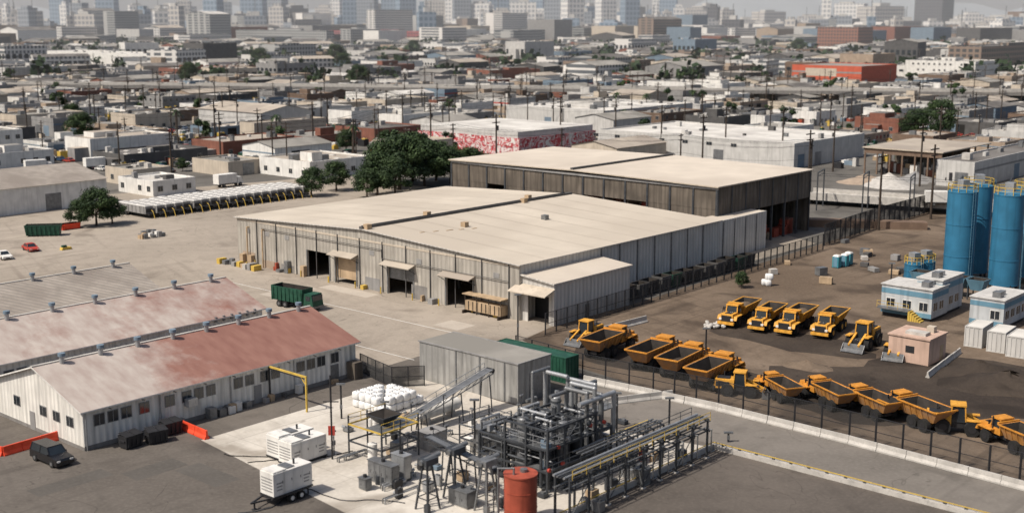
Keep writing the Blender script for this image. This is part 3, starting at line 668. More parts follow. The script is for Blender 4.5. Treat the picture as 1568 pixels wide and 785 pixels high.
def rolloff(m):
    mb=MB()
    for x in (3.2,-1.6,-2.9):
        for y in (-1.05,1.05): mb.wheel(x,y,.52,.4)
    mb.box(-4,-.45,.6,4.3,.45,.95,dark); mb.fru(2.4,4.4,-1.2,1.2,.8,2.5,4.1,-1.15,1.15,2.7,m); mb.box(3.9,-1.05,1.7,4.36,1.05,2.5,glass)
    for y in (-1.22,1.18): mb.box(2.9,y,1.7,3.8,y+.04,2.4,glass)
    mb.hopper((-4.3,2.1,-1.15,1.15),(-4.4,2.2,-1.22,1.22),1.05,3.3,.08,m,bininner,1.3)
    for k in range(8):
        x=-4.1+k*.85; mb.box(x,-1.3,1.1,x+.12,-1.15,3.2,m); mb.box(x,1.15,1.1,x+.12,1.3,3.2,m)
    mb.box(-4.5,-1.25,1.,-4.35,1.25,3.35,m); mb.box(4.35,-1.2,.5,4.5,1.2,.85,steel)
    return mb.mesh('roll_off_truck')
RO=rolloff(green); place('roll_off_truck',RO,456,470,.80,-.55)
mb=MB(); mb.hopper((-3.4,3.2,-1.1,1.1),(-3.7,3.5,-1.25,1.25),.2,2.3,.08,green,bininner,1.2)
for k in range(8): mb.box(-3.3+k*.92,-1.34,.3,-3.18+k*.92,-1.1,2.2,green)
mb.box(-3.75,-1.3,2.2,3.55,-1.18,2.35,green); mb.box(-3.75,1.18,2.2,3.55,1.3,2.35,green); mb.done('green_skip',G(68,360),.15)
mb=MB(); mb.hopper((-2,2,-1,1),(-2.4,2.2,-1.1,1.1),.1,1.3,.08,plast,bininner,.3); 
for k in (0,2,4): mb.box(-1.8+k*.85,-1.2,.2,-1.65+k*.85,-1.02,1.2,plast)
mb.done('scrap_skip',G(106,350),YA)
mb=MB(); mb.box(0,0,.5,2.6,7.5,2.0,tan); mb.box(-.2,-.2,2.9,3.0,7.9,3.05,tan)
for y in (0,2.5,5,7.4): 
    for x in (0,2.5): mb.box(x,y,0,x+.12,y+.12,2.9,wood)
for y in (0,7.3): mb.box(-.6,y,0,3.2,y+.25,.5,wood)
for k in range(8): mb.box(-.06,.3+k*.9,.6,0,.45+k*.9,1.95,wood)
mb.done('covered_waste_skip',G(775,487)-A*1.2,YA)

# ------------------------------------------------------------ row of trailers
def trailer():
    mb=MB()
    mb.box(-1.0,0.6,1.0,1.0,11.6,2.7,mgrey); mb.fru(-1.05,1.05,.5,11.7,2.7,-.8,.8,.7,11.4,2.95,lgrey)
    for k in range(7): mb.box(-1.06,1+k*1.6,1.,1.06,1.12+k*1.6,2.72,dgrey)
    for k in range(5): mb.box(-.75,1.6+k*2.,2.95,.75,1.75+k*2.,3.02,mgrey)
    mb.box(-.5,-.2,.7,.5,11.5,1.0,dark)
    for y in (8.6,10.):
        for x in (-.9,.9): mb.cyl((x-.15,y,.5),(x+.15,y,.5),.5,black,n=12)
    mb.pipe([(.5,.5,1.9),(.5,-.3,1.5),(.5,-.9,.1)],.08,yellow,6); mb.box(.3,-1.1,0,.7,-.7,.1,tan)
    mb.box(-1.,.45,1.1,1.,.6,2.5,mgrey); mb.box(-.8,.40,1.3,.8,.45,2.2,dark)
    return mb.mesh('transfer_trailer')
TR=trailer(); p0=G(232,334); n=19; L=LEN(p0,A,470)
for k in range(n): inst('transfer_trailer',TR,p0+A*(k*L/(n-1))+B*R.uniform(-.5,.5),YA+R.uniform(-.025,.025))
reserve(p0-B*3,L+2,16,3)

# ------------------------------------------------------------ silos & batching plant
def silo(r,h,m):
    mb=MB(); mb.cyl((0,0,1.2),(0,0,h),r,m,n=28); mb.cyl((0,0,h),(0,0,h+.7),r,m,r1=.5,n=28)
    for z in (1.2,h*.33,h*.66,h-.1): mb.cyl((0,0,z-.08),(0,0,z+.08),r+.05,m,n=28)
    for k in range(4):
        a=math.pi/4+k*math.pi/2; mb.beam((r*.95*math.cos(a),r*.95*math.sin(a),0),(r*.95*math.cos(a),r*.95*math.sin(a),1.3),.35,dark)
    n=12
    for k in range(n):
        a=2*math.pi*k/n;b=2*math.pi*(k+1)/n; p=Vector((r*math.cos(a),r*math.sin(a),h)); q=Vector((r*math.cos(b),r*math.sin(b),h))
        mb.beam(p,p+Vector((0,0,1.2)),.09,yellow); mb.beam(p+Vector((0,0,1.2)),q+Vector((0,0,1.2)),.09,yellow); mb.beam(p+Vector((0,0,.6)),q+Vector((0,0,.6)),.07,yellow)
    mb.box(-.8,-.8,h+.2,.6,.6,h+1.9,steell); mb.pipe([(r+.3,0,.5),(r+.3,0,h+1),(.4,0,h+1.4)],.14,steell)
    for s in (-.25,.25): mb.beam((s,-r-.3,.2),(s,-r-.3,h+1),.05,bluel)
    for k in range(int(h/.5)): mb.beam((-.25,-r-.3,.5+k*.5),(.25,-r-.3,.5+k*.5),.03,bluel)
    return mb.mesh('blue_silo')
S1=silo(2.45,16.3,blue)
inst('blue_silo',S1,G(1465,437),.4); inst('blue_silo',S1,G(1489,424),1.4); inst('blue_silo',S1,G(1535,444),.9); inst('blue_silo',S1,G(1566,430),.2)
S2=silo(1.6,3.4,blue); inst('blue_tank',S2,G(1398,432),.5); inst('blue_tank',S2,G(1416,428),.5)
def office(name,u,v,la,lb,h,stairs=True):
    mb=MB(); mb.box(0,0,.5,la,lb,h,officew,roofwhite); mb.box(-.15,-.15,h,la+.15,lb+.15,h+.15,lgrey); mb.box(.2,.2,0,la-.2,lb-.2,.5,dark)
    for k in range(int(la/2.2)): window(mb,'B',.6+k*2.2,1.9+k*2.2,1.6,2.8,white)
    for k in range(int(lb/2.6)): window(mb,'A',.6+k*2.6,1.9+k*2.6,1.6,2.8,white)
    fb(mb,'A',0,lb,h*.74,h*.9,.03,bluel); fb(mb,'B',0,la,h*.74,h*.9,.03,bluel); fb(mb,'A',0,lb,.5,1.2,.03,bluel); mb.box(1,1,h+.15,2.4,2.2,h+1,steel); mb.box(3.2,1.4,h+.15,4.2,2.2,h+.8,steell)
    if stairs:
        for k in range(6): mb.box(-1.4,1+k*.35,.0,-.1,1.3+k*.35,.25*k+.2,yellow)
        mb.rail([(-1.4,3,1.5),(-1.4,lb,1.5)],1.,yellow); mb.box(-1.4,3,1.3,-.1,lb,1.5,steel)
    return mb.done(name,G(u,v),YA)
office('batch_plant_office',1425,493,6,8,4.8); office('batch_plant_office',1440,485,8,4,5.6,False); office('batch_plant_office',1535,506,9,5,4.4,False)
for u,v in ((1505,532),(1540,540),(1570,548)): inst('white_container',container(lgrey,5.,2.45,2.9,lid=roofwhite),G(u,v)-A*.5,YA+.08)
# batching plant conveyor / aggregate bins next to the silos
mb=MB()
for k in range(4): mb.T=Matrix.Translation((0,k*3.2,0)); mb.hopper((.6,2.4,.6,2.4),(0,3,0,3),1.6,3.4,.1,bluel,bininner,.4); [mb.beam((x,y,0),(x,y,1.9),.18,steeld) for x in (.3,2.7) for y in (.3,2.7)]
mb.T=Matrix(); mb.done('aggregate_bins',G(1505,462),YA)
mb=MB() ; mb.box(0,0,0,5.5,5.6,3.4,pink,pink); mb.box(-.15,-.15,3.4,5.65,5.75,3.6,pink); mb.box(1.,1.,3.6,2.6,3.8,4.,conc); mb.box(3.6,1.,3.6,4.6,2.,4.4,beige); fb(mb,'B',3.6,4.6,0,2.1,.05,tan); fb(mb,'A',2,3.2,1.4,2.3,.05,dark)
mb.done('pink_block_hut',G(1421,560),YA)
def pile(name,loc,r,h,m,seed):
    q_=random.Random(seed); mb=MB(); n=18; k=7; vs=[];fs=[]
    for j in range(k+1):
        t=j/k
        for i in range(n):
            a=2*math.pi*i/n; rr=r*t*(1+.25*math.sin(a*2+seed)+q_.uniform(-.08,.08)); vs.append((rr*math.cos(a),rr*math.sin(a),max(0,h*(1-t)**1.2*(1+q_.uniform(-.15,.15)) if j<k else -.05)))
    for j in range(k):
        for i in range(n): fs.append((j*n+i,(j+1)*n+i,(j+1)*n+(i+1)%n,j*n+(i+1)%n))
    mb.add(vs,fs,m,True); mb.done(name,loc)
pile('dirt_pile',G(1500,570),5,1.6,g_soil,1); pile('dirt_pile',G(1545,590),7,1.8,g_soil,2); pile('dirt_pile',G(1235,560),3,.8,g_dirt,3)
pile('rubble_pile',G(1360,282),9,3,conc,5); pile('rubble_pile',G(1400,276),7,2.5,mgrey,6); pile('rubble_pile',G(1325,278),7,2.2,tanw,7)
def toilet(c):
    mb=MB(); mb.box(-.6,-.6,.1,.6,.6,2.1,c); mb.fru(-.62,.62,-.62,.62,2.1,-.45,.45,-.45,.45,2.35,white); mb.box(-.65,-.4,.2,-.6,.4,2.,bluel); mb.box(-.7,-.7,0,.7,.7,.1,dark); return mb.mesh('portable_toilet')
T1=toilet(M('teal',(.05,.25,.30),.5,.1)); 
for u,v in ((1281,409),(1293,407),(1299,404)): inst('portable_toilet',T1,G(u,v),YA)
mb=MB()
for k in range(5): mb.ball((R.uniform(-.6,.6),R.uniform(-.5,.5),.55+ (k//3)*1.),(.5,.5,.55),bagm,10,6,.5)
mb.done('bulk_bag_stack',G(1176,437))
mb=MB()
for k in range(26): mb.ball((R.uniform(-1.4,1.4),R.uniform(-1.4,1.4),R.uniform(.15,.5)),(.3,.3,.22),conc,7,5,.7)
mb.done('rubble_pile',G(1093,500))

# ------------------------------------------------------------ plant: bags
mb=MB()
for i in range(6):
    for j in range(5):
        for k in range(2 if (i*3+j*2)%5 and i<5 else 1): 
            c=(i*1.12+R.uniform(-.06,.06),j*1.1+R.uniform(-.06,.06),.5+k*.92)
            mb.ball(c,(.55,.54,.48),bagm,12,7,.42)
            for sx in (-.3,.3): mb.beam((c[0]+sx,c[1],c[2]+.4),(c[0]+sx*.4,c[1],c[2]+.62),.05,mgrey)
mb.done('bulk_bag_stack',G(590,634)+B*.3,YA)
def genset(mb,L,w,h,z):
    mb.box(0,0,z,L,w,z+h,white); mb.box(-.06,-.06,z-.15,L+.06,w+.06,z,dark); mb.box(.1,.1,z+h,L*.35,w-.1,z+h+.15,white)
    for k in range(4):
        x=.25+k*(L-.3)/4; mb.box(x,-.03,z+.2,x+(L-.3)/4-.12,-.0,z+h-.25,white)
        for j in range(3 if k in (0,3) else 0): mb.box(x+.1,-.045,z+.5+j*.32,x+.75,-.03,z+.62+j*.32,mgrey)
        mb.box(x+.78,-.05,z+h*.5,x+.84,-.03,z+h*.62,dark)
    for j in range(5): mb.box(-.03,.2,z+.4+j*.3,0,w-.2,z+.5+j*.3,mgrey)
    mb.cyl((L*.7,w*.5,z+h),(L*.7,w*.5,z+h+.5),.1,dark,n=8); mb.box(L*.4,.3,z+h,L*.6,w-.3,z+h+.12,steel)
mb=MB(); genset(mb,4.6,2.1,2.2,.3); mb.box(.2,.1,0,4.4,2.,.15,dark); mb.T=Matrix.Translation((.4,2.5,0)); genset(mb,4.6,2.1,2.2,.3); mb.box(.2,.1,0,4.4,2.,.15,dark); mb.T=Matrix()
mb.done('generator',G(447,716),YA)
mb=MB(); genset(mb,4.6,2.,2.2,1.)
for x in (1.7,2.8,):
    for y in (-.1,2.1): mb.wheel(x+.3,y,.42,.28,white)
for y in (.4,1.6): mb.beam((-.1,y,.8),(-1.9,1.,.7),.14,dark)
mb.box(-.1,.1,.68,4.6,1.9,.84,dark); mb.beam((-1.5,1,.7),(-1.5,1,0),.12,dark); mb.box(-1.75,.8,0,-1.25,1.2,.06,dark); mb.box(1.2,-.35,.9,3.9,-.07,.98,dark); mb.box(1.2,2.07,.9,3.9,2.35,.98,dark)
mb.beam((4.3,.3,.8),(4.3,.3,0),.1,dark); mb.beam((4.3,1.7,.8),(4.3,1.7,0),.1,dark)
mb.done('trailer_generator',G(420,776),YA)
# hoses and cables on the pad
for k,(u,v) in enumerate(((500,700),(540,690),(480,735),(620,770),(700,700),(560,665))):
    mb=MB(); x=y=0.; a=R.uniform(0,6.28); pts=[Vector((0,0,.06))]
    for i in range(14): a+=R.uniform(-.5,.5); x+=.8*math.cos(a); y+=.8*math.sin(a); pts.append(Vector((x,y,.06)))
    mb.pipe(pts,.055,R.choice([black,dark,steeld]),6); mb.done('ground_hose',G(u,v))

# ------------------------------------------------------------ plant: process skid
NS=G(838,760); RS=random.Random(5)
mb=MB(); la=10.; lb=8.8
xs=[0,2.5,5,7.5,la]; ys=[0,2.7,5.4,lb]; top=6.6
for x in xs:
    for y in ys: mb.beam((x,y,0),(x,y,top if (x<8 and y<7) else 4.6),.2,steeld)
for z in (2.4,4.6,6.5):
    for x in xs:
        if z<6 or x<8: mb.beam((x,0,z),(x,lb if z<6 else 5.4,z),.18,steeld)
    for y in ys:
        if z<6 or y<7: mb.beam((0,y,z),(la if z<6 else 7.5,y,z),.18,steeld)
mb.box(0,0,2.42,la,lb*.5,2.48,steel); mb.box(0,0,4.62,5,lb*.66,4.68,steel); mb.box(5,2.7,4.62,10,5.4,4.68,steel)
mb.rail([(0,0,4.68),(5,0,4.68)],1.1,steell); mb.rail([(0,0,4.68),(0,5.4,4.68)],1.1,steell); mb.rail([(0,0,2.48),(la,0,2.48)],1.1,steel); mb.rail([(0,0,6.6),(7.5,0,6.6)],1.,steeld)
for x,y in ((0,2.7),(2.5,0),(5,0)): mb.beam((x,y,0),(x+2.4,y,2.4),.1,steeld); mb.beam((x,y,4.6),(x+2.4,y,6.5),.1,steeld)
for (x,y,z0,z1,r,m) in ((1.3,1.3,.3,3.9,.6,steeld),(3.7,1.2,.3,6.2,.6,steel),(6.2,1.4,.3,5.6,.7,steeld),(8.8,1.3,.2,4.2,.65,steel),(1.2,4.1,.3,6.6,.6,steel),(3.8,4.2,.3,5.2,.7,steeld),(6.2,4.1,2.5,7.6,.5,steell),(8.8,4.2,.3,6.3,.6,steeld),(1.3,6.8,.3,4.4,.7,steeld),(4,6.9,.3,5.8,.6,steel),(6.4,6.8,.3,3.5,.8,steell)):
    mb.cyl((x,y,z0),(x,y,z1),r,m,n=16); mb.ball((x,y,z1),(r,r,r*.45),m,14,6); mb.cyl((x,y,z0+.6),(x,y,z0+.75),r+.08,steeld,n=16); mb.cyl((x,y,z1-.4),(x,y,z1-.28),r+.08,steeld,n=16)
    mb.cyl((x,y,z1),(x,y,z1+.7),.12,steell,n=8)
for k in range(60):
    x=RS.uniform(0,la);y=RS.uniform(-.3,lb);z=RS.uniform(.8,6.4);r=RS.choice([.05,.07,.1,.14,.18]);m=RS.choice([steell,steel,steel,steeld,steeld])
    pts=[Vector((x,y,z))]; ax=RS.choice([0,1,2])
    for q_ in range(RS.randint(3,6)):
        p=pts[-1].copy(); ax=(ax+RS.choice([1,2]))%3; lim=(la,lb,7.2)[ax]; p[ax]=RS.uniform(.3 if ax==2 else 0,lim); pts.append(p)
    mb.pipe(pts,r,m,6)
for k,(x,y,t) in enumerate([(6.5,.4,8.7),(7.7,.4,8.9),(8.9,.5,8.),(9.6,1.8,8.6)]):
    mb.pipe([(x,y,.6),(x,y,t),(x,y+2.6+.3*k,t),(x,y+2.6+.3*k,2.)],.22,steell if k%2 else steel,12)
mb.pipe([(5.,.2,7.9),(10.6,.2,7.9),(10.6,.2,3.2),(10.6,4,3.2)],.25,steell,12); mb.pipe([(4,3,8.4),(9.8,3,8.4),(11.2,3,8.4),(11.2,3,1.)],.2,steel,12)
mb.pipe([(9.2,5,8.9),(9.2,8,8.9),(9.2,8,.5)],.22,steell,12); mb.pipe([(7.2,8,.5),(7.2,8,9.2),(9.8,8,9.2),(9.8,8,5.)],.18,steel,12)
for k in range(30):
    x=RS.choice(xs[:-1])+RS.uniform(.2,1.4);y=RS.uniform(-.1,lb-1);z=RS.choice([.1,2.5,4.7]); mb.box(x,y,z,x+RS.uniform(.3,1.),y+RS.uniform(.3,.8),z+RS.uniform(.4,1.2),RS.choice([steel,steeld,steeld,steell,bluew]))
for k in range(26):
    x=RS.uniform(0,la);y=RS.choice([-.2,0,2.7]);z=RS.uniform(1,6.5); mb.cyl((x,y-.12,z),(x,y+.12,z),.2,RS.choice([steell,steeld,steeld,red]),n=10)
mb.done('process_plant_skid',NS,YA)
PR=G(872,800); lr=LEN(PR,A,1082)
mb=MB(); n=9; w=1.7
for k in range(n):
    x=k*lr/(n-1)
    for y in (0,w): mb.beam((x,y,0),(x,y,4.3),.18,steeld); mb.box(x-.25,y-.25,0,x+.25,y+.25,.12,conc)
    for z in (3.0,4.1): mb.beam((x,-.3,z),(x,w+.3,z),.14,steeld)
    if k<n-1 and k%2==0: mb.beam((x,0,.3),(x+lr/(n-1),0,3.),.07,steeld)
for z in (3.0,4.1):
    for y in (0,w): mb.beam((0,y,z),(lr,y,z),.12,steeld)
for y,z,r,m in ((.3,3.2,.09,steel),(.9,3.2,.07,steeld),(1.4,3.2,.1,steel),(.3,4.32,.12,steell),(.75,4.28,.08,steeld),(1.1,4.3,.1,steel),(1.5,4.34,.14,steell)):
    mb.cyl((-.5,y,z),(lr+.3,y,z),r,m,n=8)
mb.rail([(0,-.3,4.15),(lr,-.3,4.15)],.9,yellow,.05,2.); mb.rail([(0,w+.3,4.15),(lr,w+.3,4.15)],.9,steeld,.05,2.)
for k in range(5): x=lr-k*2.6; mb.pipe([(x,.3,3.2),(x,-.5,3.2),(x,-.5,.8),(x+.7,-.5,.8)],.08,steel,6)
mb.done('pipe_rack',PR,YA)
mb=MB()
for k in range(5):
    mb.beam((k*1.8,0,0),(k*1.8,0,3.6),.14,steeld); mb.beam((k*1.8,2,0),(k*1.8,2,3.6),.14,steeld); mb.beam((k*1.8,0,3.6),(k*1.8,2,3.6),.12,steeld)
mb.beam((0,0,3.6),(7.2,0,3.6),.12,steeld); mb.beam((0,2,3.6),(7.2,2,3.6),.12,yellow)
for y in (.4,1.,1.5): mb.cyl((-6,y,3.8),(7.4,y,3.8),.09,steel,n=8)
mb.box(2,.4,0,3.,1.6,1.5,steel); mb.cyl((5,1,0),(5,1,1.3),.45,red,n=12)
mb.done('pipe_rack',G(952,728),YA)
mb=MB(); mb.cyl((0,0,.1),(0,0,4.7),1.5,rust,n=32); mb.cyl((0,0,4.7),(0,0,4.82),1.56,rust,n=32); mb.cyl((0,0,0),(0,0,.1),1.7,conc,n=24)
for z in (1.6,3.2): mb.cyl((0,0,z),(0,0,z+.06),1.53,rust,n=32)
mb.cyl((.3,.3,4.82),(.3,.3,5.1),.35,steel,n=12); mb.pipe([(-.6,-.5,4.8),(-.6,-.5,5.4),(-2,-.5,5.4),(-2,-.5,.5)],.1,steel)
mb.done('red_storage_tank',G(797,800),0)
def conveyor(name,p,q,w=1.0,th=.5,m=steell):
    mb=MB(); o=Vector((p.x,p.y,0)); a=p-o;b=q-o; d=(b-a); L=d.length; yaw=math.atan2(d.y,d.x); pit=math.asin(d.z/L)
    mb.T=Matrix.Translation(a)@Matrix.Rotation(yaw,4,'Z')@Matrix.Rotation(-pit,4,'Y')
    for y in (-w/2,w/2):
        mb.beam((0,y,0),(L,y,0),.1,m); mb.beam((0,y,th),(L,y,th),.1,m)
        n=int(L/1.2)
        for k in range(n): mb.beam((k*L/n,y,0),((k+1)*L/n,y,th),.06,m)
    mb.box(0,-w/2+.08,th-.05,L,w/2-.08,th+.03,steel); mb.cyl((0,-w/2,th*.6),(0,w/2,th*.6),.28,dark); mb.cyl((L,-w/2,th*.6),(L,w/2,th*.6),.28,dark)
    mb.rail([(0,w/2+.3,0),(L,w/2+.3,0)],1.1,m,.05,1.6); mb.box(0,w/2,-.03,L,w/2+.5,.02,steel)
    mb.T=Matrix()
    for t in (.3,.65,.95):
        c=a.lerp(b,t); nn=Vector((-d.y,d.x,0)).normalized()*w*.6
        for s in (-1,1): f=c+nn*s*1.6; f.z=0; mb.beam(c+nn*s,f,.14,steeld)
    return mb.done(name,o)
pa=G(598,676); pa.z=1.; pb=pa+A*16; pb.z=4.3; conveyor('conveyor_belt',pa,pb)
pe=G(655,735); pf=pe-B*9; pe.z=4.2; pf.z=3.; conveyor('conveyor_belt',pe,pf,.9,.5,steeld)
mb=MB(); mb.cyl((0,0,1.2),(6,0,1.2),.75,white,n=20); mb.ball((0,0,1.2),(.35,.75,.75),white,12,8); mb.ball((6,0,1.2),(.35,.75,.75),white,12,8)
for x in (1,5): mb.box(x-.2,-.6,0,x+.2,.6,.8,conc)
mb.cyl((3,0,1.9),(3,0,2.3),.2,steel,n=10); mb.done('horizontal_tank',G(642,650),YA)
def frame(name,u,v,la,lb,h,posts=3,col=steeld,extra=None,rc=yellow):
    mb=MB()
    for i in range(posts):
        for y in (0,lb): x=i*la/(posts-1); mb.beam((x,y,0),(x,y,h+.9),.13,col)
    for z in (h*.5,h):
        for y in (0,lb): mb.beam((0,y,z),(la,y,z),.14,rc if z==h else col)
        for x in (0,la): mb.beam((x,0,z),(x,lb,z),.14,rc if z==h else col)
    mb.box(0.02,.02,h-.08,la-.02,lb*.55,h-.02,steel)
    mb.rail([(0,0,h),(la,0,h)],1.,rc); mb.rail([(0,lb,h),(la,lb,h)],1.,rc)
    if extra: extra(mb,la,lb,h)
    return mb.done(name,G(u,v),YA)
def exh(mb,la,lb,h):
    mb.hopper((2.,3.,1.8,2.8),(1.1,3.9,.9,3.7),h+.1,h+1.1,.1,steeld,bininner,.2); mb.pipe([(.5,.5,0),(.5,.5,3),(3,.5,3),(3,2,3)],.1,steell)
    mb.box(3.,1,0,4,2,1.6,steel); mb.cyl((1,2.5,0),(1,2.5,1.8),.5,white,n=14)
frame('hopper_platform',585,716,5.2,5.,3.6,3,steeld,exh)
def exs(mb,la,lb,h):
    mb.cyl((1.2,1.2,.2),(1.2,1.2,2.6),.7,steel,n=14); mb.cyl((2.8,1.,.2),(2.8,1.,2.2),.6,steell,n=14); mb.pipe([(1.2,1.2,2.6),(1.2,1.2,3.6),(4,1.2,3.6),(4,1.2,1)],.12,steell)
    mb.box(.3,2.,0,1.4,2.9,1.5,white)
frame('pump_platform',738,700,4.6,3.2,3.,3,steeld,exs,steel)
frame('equipment_frame',900,700,5,3,4.5,3,steeld,exs,steel)
def cabinet(name,u,v,la,lb,h,m=steel):
    mb=MB(); mb.box(0,0,.15,la,lb,h,m); mb.box(-.08,-.08,h,la+.08,lb+.08,h+.08,m); mb.box(.05,.05,0,la-.05,lb-.05,.15,conc)
    for k in range(int(max(1,lb/.8))): mb.box(-.03,.08+k*.8,.3,0,.74+k*.8,h-.15,m); mb.box(-.05,.6+k*.8,h*.45,-.03,.66+k*.8,h*.6,dark)
    for k in range(int(max(1,la/.9))): mb.box(.1+k*.9,-.03,.3,.8+k*.9,0,h-.15,m)
    mb.cyl((la*.5,lb*.5,h+.08),(la*.5,lb*.5,h+.35),.2,dark,n=10); return mb.done(name,G(u,v),YA)
cabinet('electrical_cabinet',600,748,1.,3.4,2.2,steel); cabinet('electrical_cabinet',619,738,1.,1.8,2.6,steell); cabinet('electrical_cabinet',560,752,.8,1.,1.2,steel)
cabinet('equipment_enclosure',658,692,2.6,2.,1.9,mgrey); cabinet('equipment_enclosure',985,745,1.2,1.2,1.6,steel); cabinet('equipment_enclosure',715,780,1.4,2.4,1.6,steel)
for u,v,m in ((655,778,steeld),(697,760,steeld),(745,780,steel)):
    mb=MB()
    for s in (-.8,.8):
        for t in (-.8,.8): mb.beam((s,t,0),(s*.35,t*.35,4.4),.15,m)
    for z in (1.2,2.6): 
        w=.8-.45*z/4.4*1.0; mb.beam((-w,-w,z),(w,-w,z),.08,m); mb.beam((-w,w,z),(w,w,z),.08,m); mb.beam((-w,-w,z),(-w,w,z),.08,m); mb.beam((w,-w,z),(w,w,z),.08,m)
    mb.box(-.7,-.6,4.4,.9,.6,5.0,m); mb.cyl((-.9,0,4.7),(1.6,0,5.),.25,steel,n=10); mb.box(-.9,-.9,0,-.5,-.4,.8,m); mb.done('hopper_stand',G(u,v),YA)
for k in range(100):
    u=R.uniform(510,1060);v=R.uniform(636,785)
    if v>700+(1090-u)*.48 and u>940: continue
    mb=MB(); t=R.random(); m=R.choice([steel,steeld,steell,steeld,bluew,white,tan,dark])
    if t<.4:
        w,d,h_=R.uniform(.4,1.2),R.uniform(.4,.9),R.uniform(.4,1.2); mb.box(0,0,.1,w,d,h_,m); mb.box(.05,.05,0,w-.05,d-.05,.1,dark); mb.box(w*.2,d*.2,h_,w*.6,d*.6,h_+.15,steel); nm='pump_unit'
        mb.cyl((w,d/2,.4),(w+.5,d/2,.4),.15,steell,n=8)
    elif t<.7:
        h_=R.uniform(2.,4.); mb.beam((0,0,0),(0,0,h_),.09,steeld); mb.box(-.2,-.2,0,.2,.2,.08,conc); mb.box(-.25,-.12,h_-.15,.25,.12,h_,steel); mb.box(-.15,-.1,1.2,.15,.0,1.7,steel); nm='light_post'
    elif t<.85:
        nm='ground_pipe'; L_=R.uniform(2,6); mb.pipe([(0,0,0),(0,0,.5),(L_,0,.5),(L_,0,0)],.08,R.choice([steel,steeld,steell]),6); mb.pipe([(0,.3,0),(0,.3,.5),(L_,.3,.5),(L_,.3,0)],.06,steel,6)
    else:
        nm='steel_drum'; mb.cyl((0,0,0),(0,0,.9),.3,m,n=12); mb.cyl((0,0,.3),(0,0,.34),.32,m,n=12); mb.cyl((0,0,.6),(0,0,.64),.32,m,n=12); mb.cyl((.7,.1,0),(.7,.1,.9),.3,m,n=12)
    mb.done(nm,G(u,v),YA+R.choice([0,0,1.57]))
mb=MB(); mb.beam((0,0,0),(0,0,4.2),.18,yellow); mb.beam((0,6.8,0),(0,6.8,4.2),.18,dark); mb.beam((0,-.1,4.2),(0,6.9,4.2),.2,yellow); mb.beam((0,0,3.2),(0,1,4.2),.1,yellow); mb.beam((0,0,3.95),(0,6.8,3.95),.1,dark)
mb.done('yellow_overhead_frame',G(470,630),YA)
mb=MB(); mb.cyl((0,0,0),(0,0,9),.1,dark,n=8); mb.box(-.35,-.05,2.6,.35,.05,3.6,red); mb.beam((-.8,0,6.2),(.8,0,6.2),.1,dark); mb.done('sign_pole',G(509,702),0)
for u,v,h_ in ((727,705,6.5),(1024,672,4.6),(944,655,4.),(523,640,4.),(793,520,6.5),(1115,676,1.),(590,655,3),(760,470,5),(1362,470,7),(1080,560,5)):
    mb=MB(); mb.cyl((0,0,0),(0,0,h_),.11,dark,n=8); mb.box(-.5,-.15,h_,.5,.15,h_+.18,steel); mb.box(-.15,-.12,h_*.3,.15,-.05,h_*.3+.5,steel); mb.done('light_mast',G(u,v),0)
mb=MB()
for k in range(20):
    x,y=R.uniform(-3,3),R.uniform(-2,2); mb.box(x,y,0,x+.8,y+.8,R.uniform(.4,1.3),R.choice([tan,yellow,steel,white,mgrey]))
mb.done('pallet_stacks',G(230,362),YA)
mb=MB(); mb.prof([(0,0),(2.2,0),(2,.5),(.2,.5)],0,1.,yellow); mb.box(.3,.2,.5,1.2,.8,.9,green); mb.done('yellow_crate',G(95,383),YA)
mb=MB()
for k in range(5): mb.cyl((k*1.9,0,0),(k*1.9,0,1.2),.12,yellow,n=8)
mb.done('bollard_row',G(378,410),YA)
mb=MB()
for k in range(12):
    mb.T=Matrix.Translation((22+k*3.4,-3.6+R.uniform(-.3,.3),0)); mb.hopper((-1.2,1.2,-1.,.9),(-1.4,1.4,-1.15,1.1),.1,2.1+R.uniform(0,.5),.08,R.choice([dark,dark,green,dgrey]),bininner,.6)
    for q_ in (-.9,0,.9): mb.box(q_-.06,-1.2,.3,q_+.06,-1.02,2.,steeld)
mb.T=Matrix(); mb.done('dark_waste_bin_row',O,YA)
for k in range(16):
    u=R.uniform(1180,1420); v=R.uniform(385,450)-(u-1180)*.12
    mb=MB(); w=R.uniform(.8,2.2); mb.box(0,0,0.08,w,R.uniform(.8,1.6),R.uniform(.5,1.5),R.choice([tan,steel,mgrey,dgrey,conc])); mb.box(-.1,.1,0,w+.1,.3,.08,wood); mb.box(-.1,.6,0,w+.1,.75,.08,wood); mb.done('pallet_load',G(u,v),R.uniform(0,3))
mb=MB()
mb.poly([(-12,-8,.012),(-11.85,-8,.012),(-11.85,60,.012),(-12,60,.012)],white)
mb.poly([(-26,-4,.012),(-25.85,-4,.012),(-25.85,40,.012),(-26,40,.012)],white)
mb.done('painted_yard_lines',O,YA)
mb=MB()
for k in range(9): mb.poly([(-20+k*2.9,66,.012),(-19.88+k*2.9,66,.012),(-19.88+k*2.9,71,.012),(-20+k*2.9,71,.012)],white)
mb.done('parking_bay_markings',W,YA)

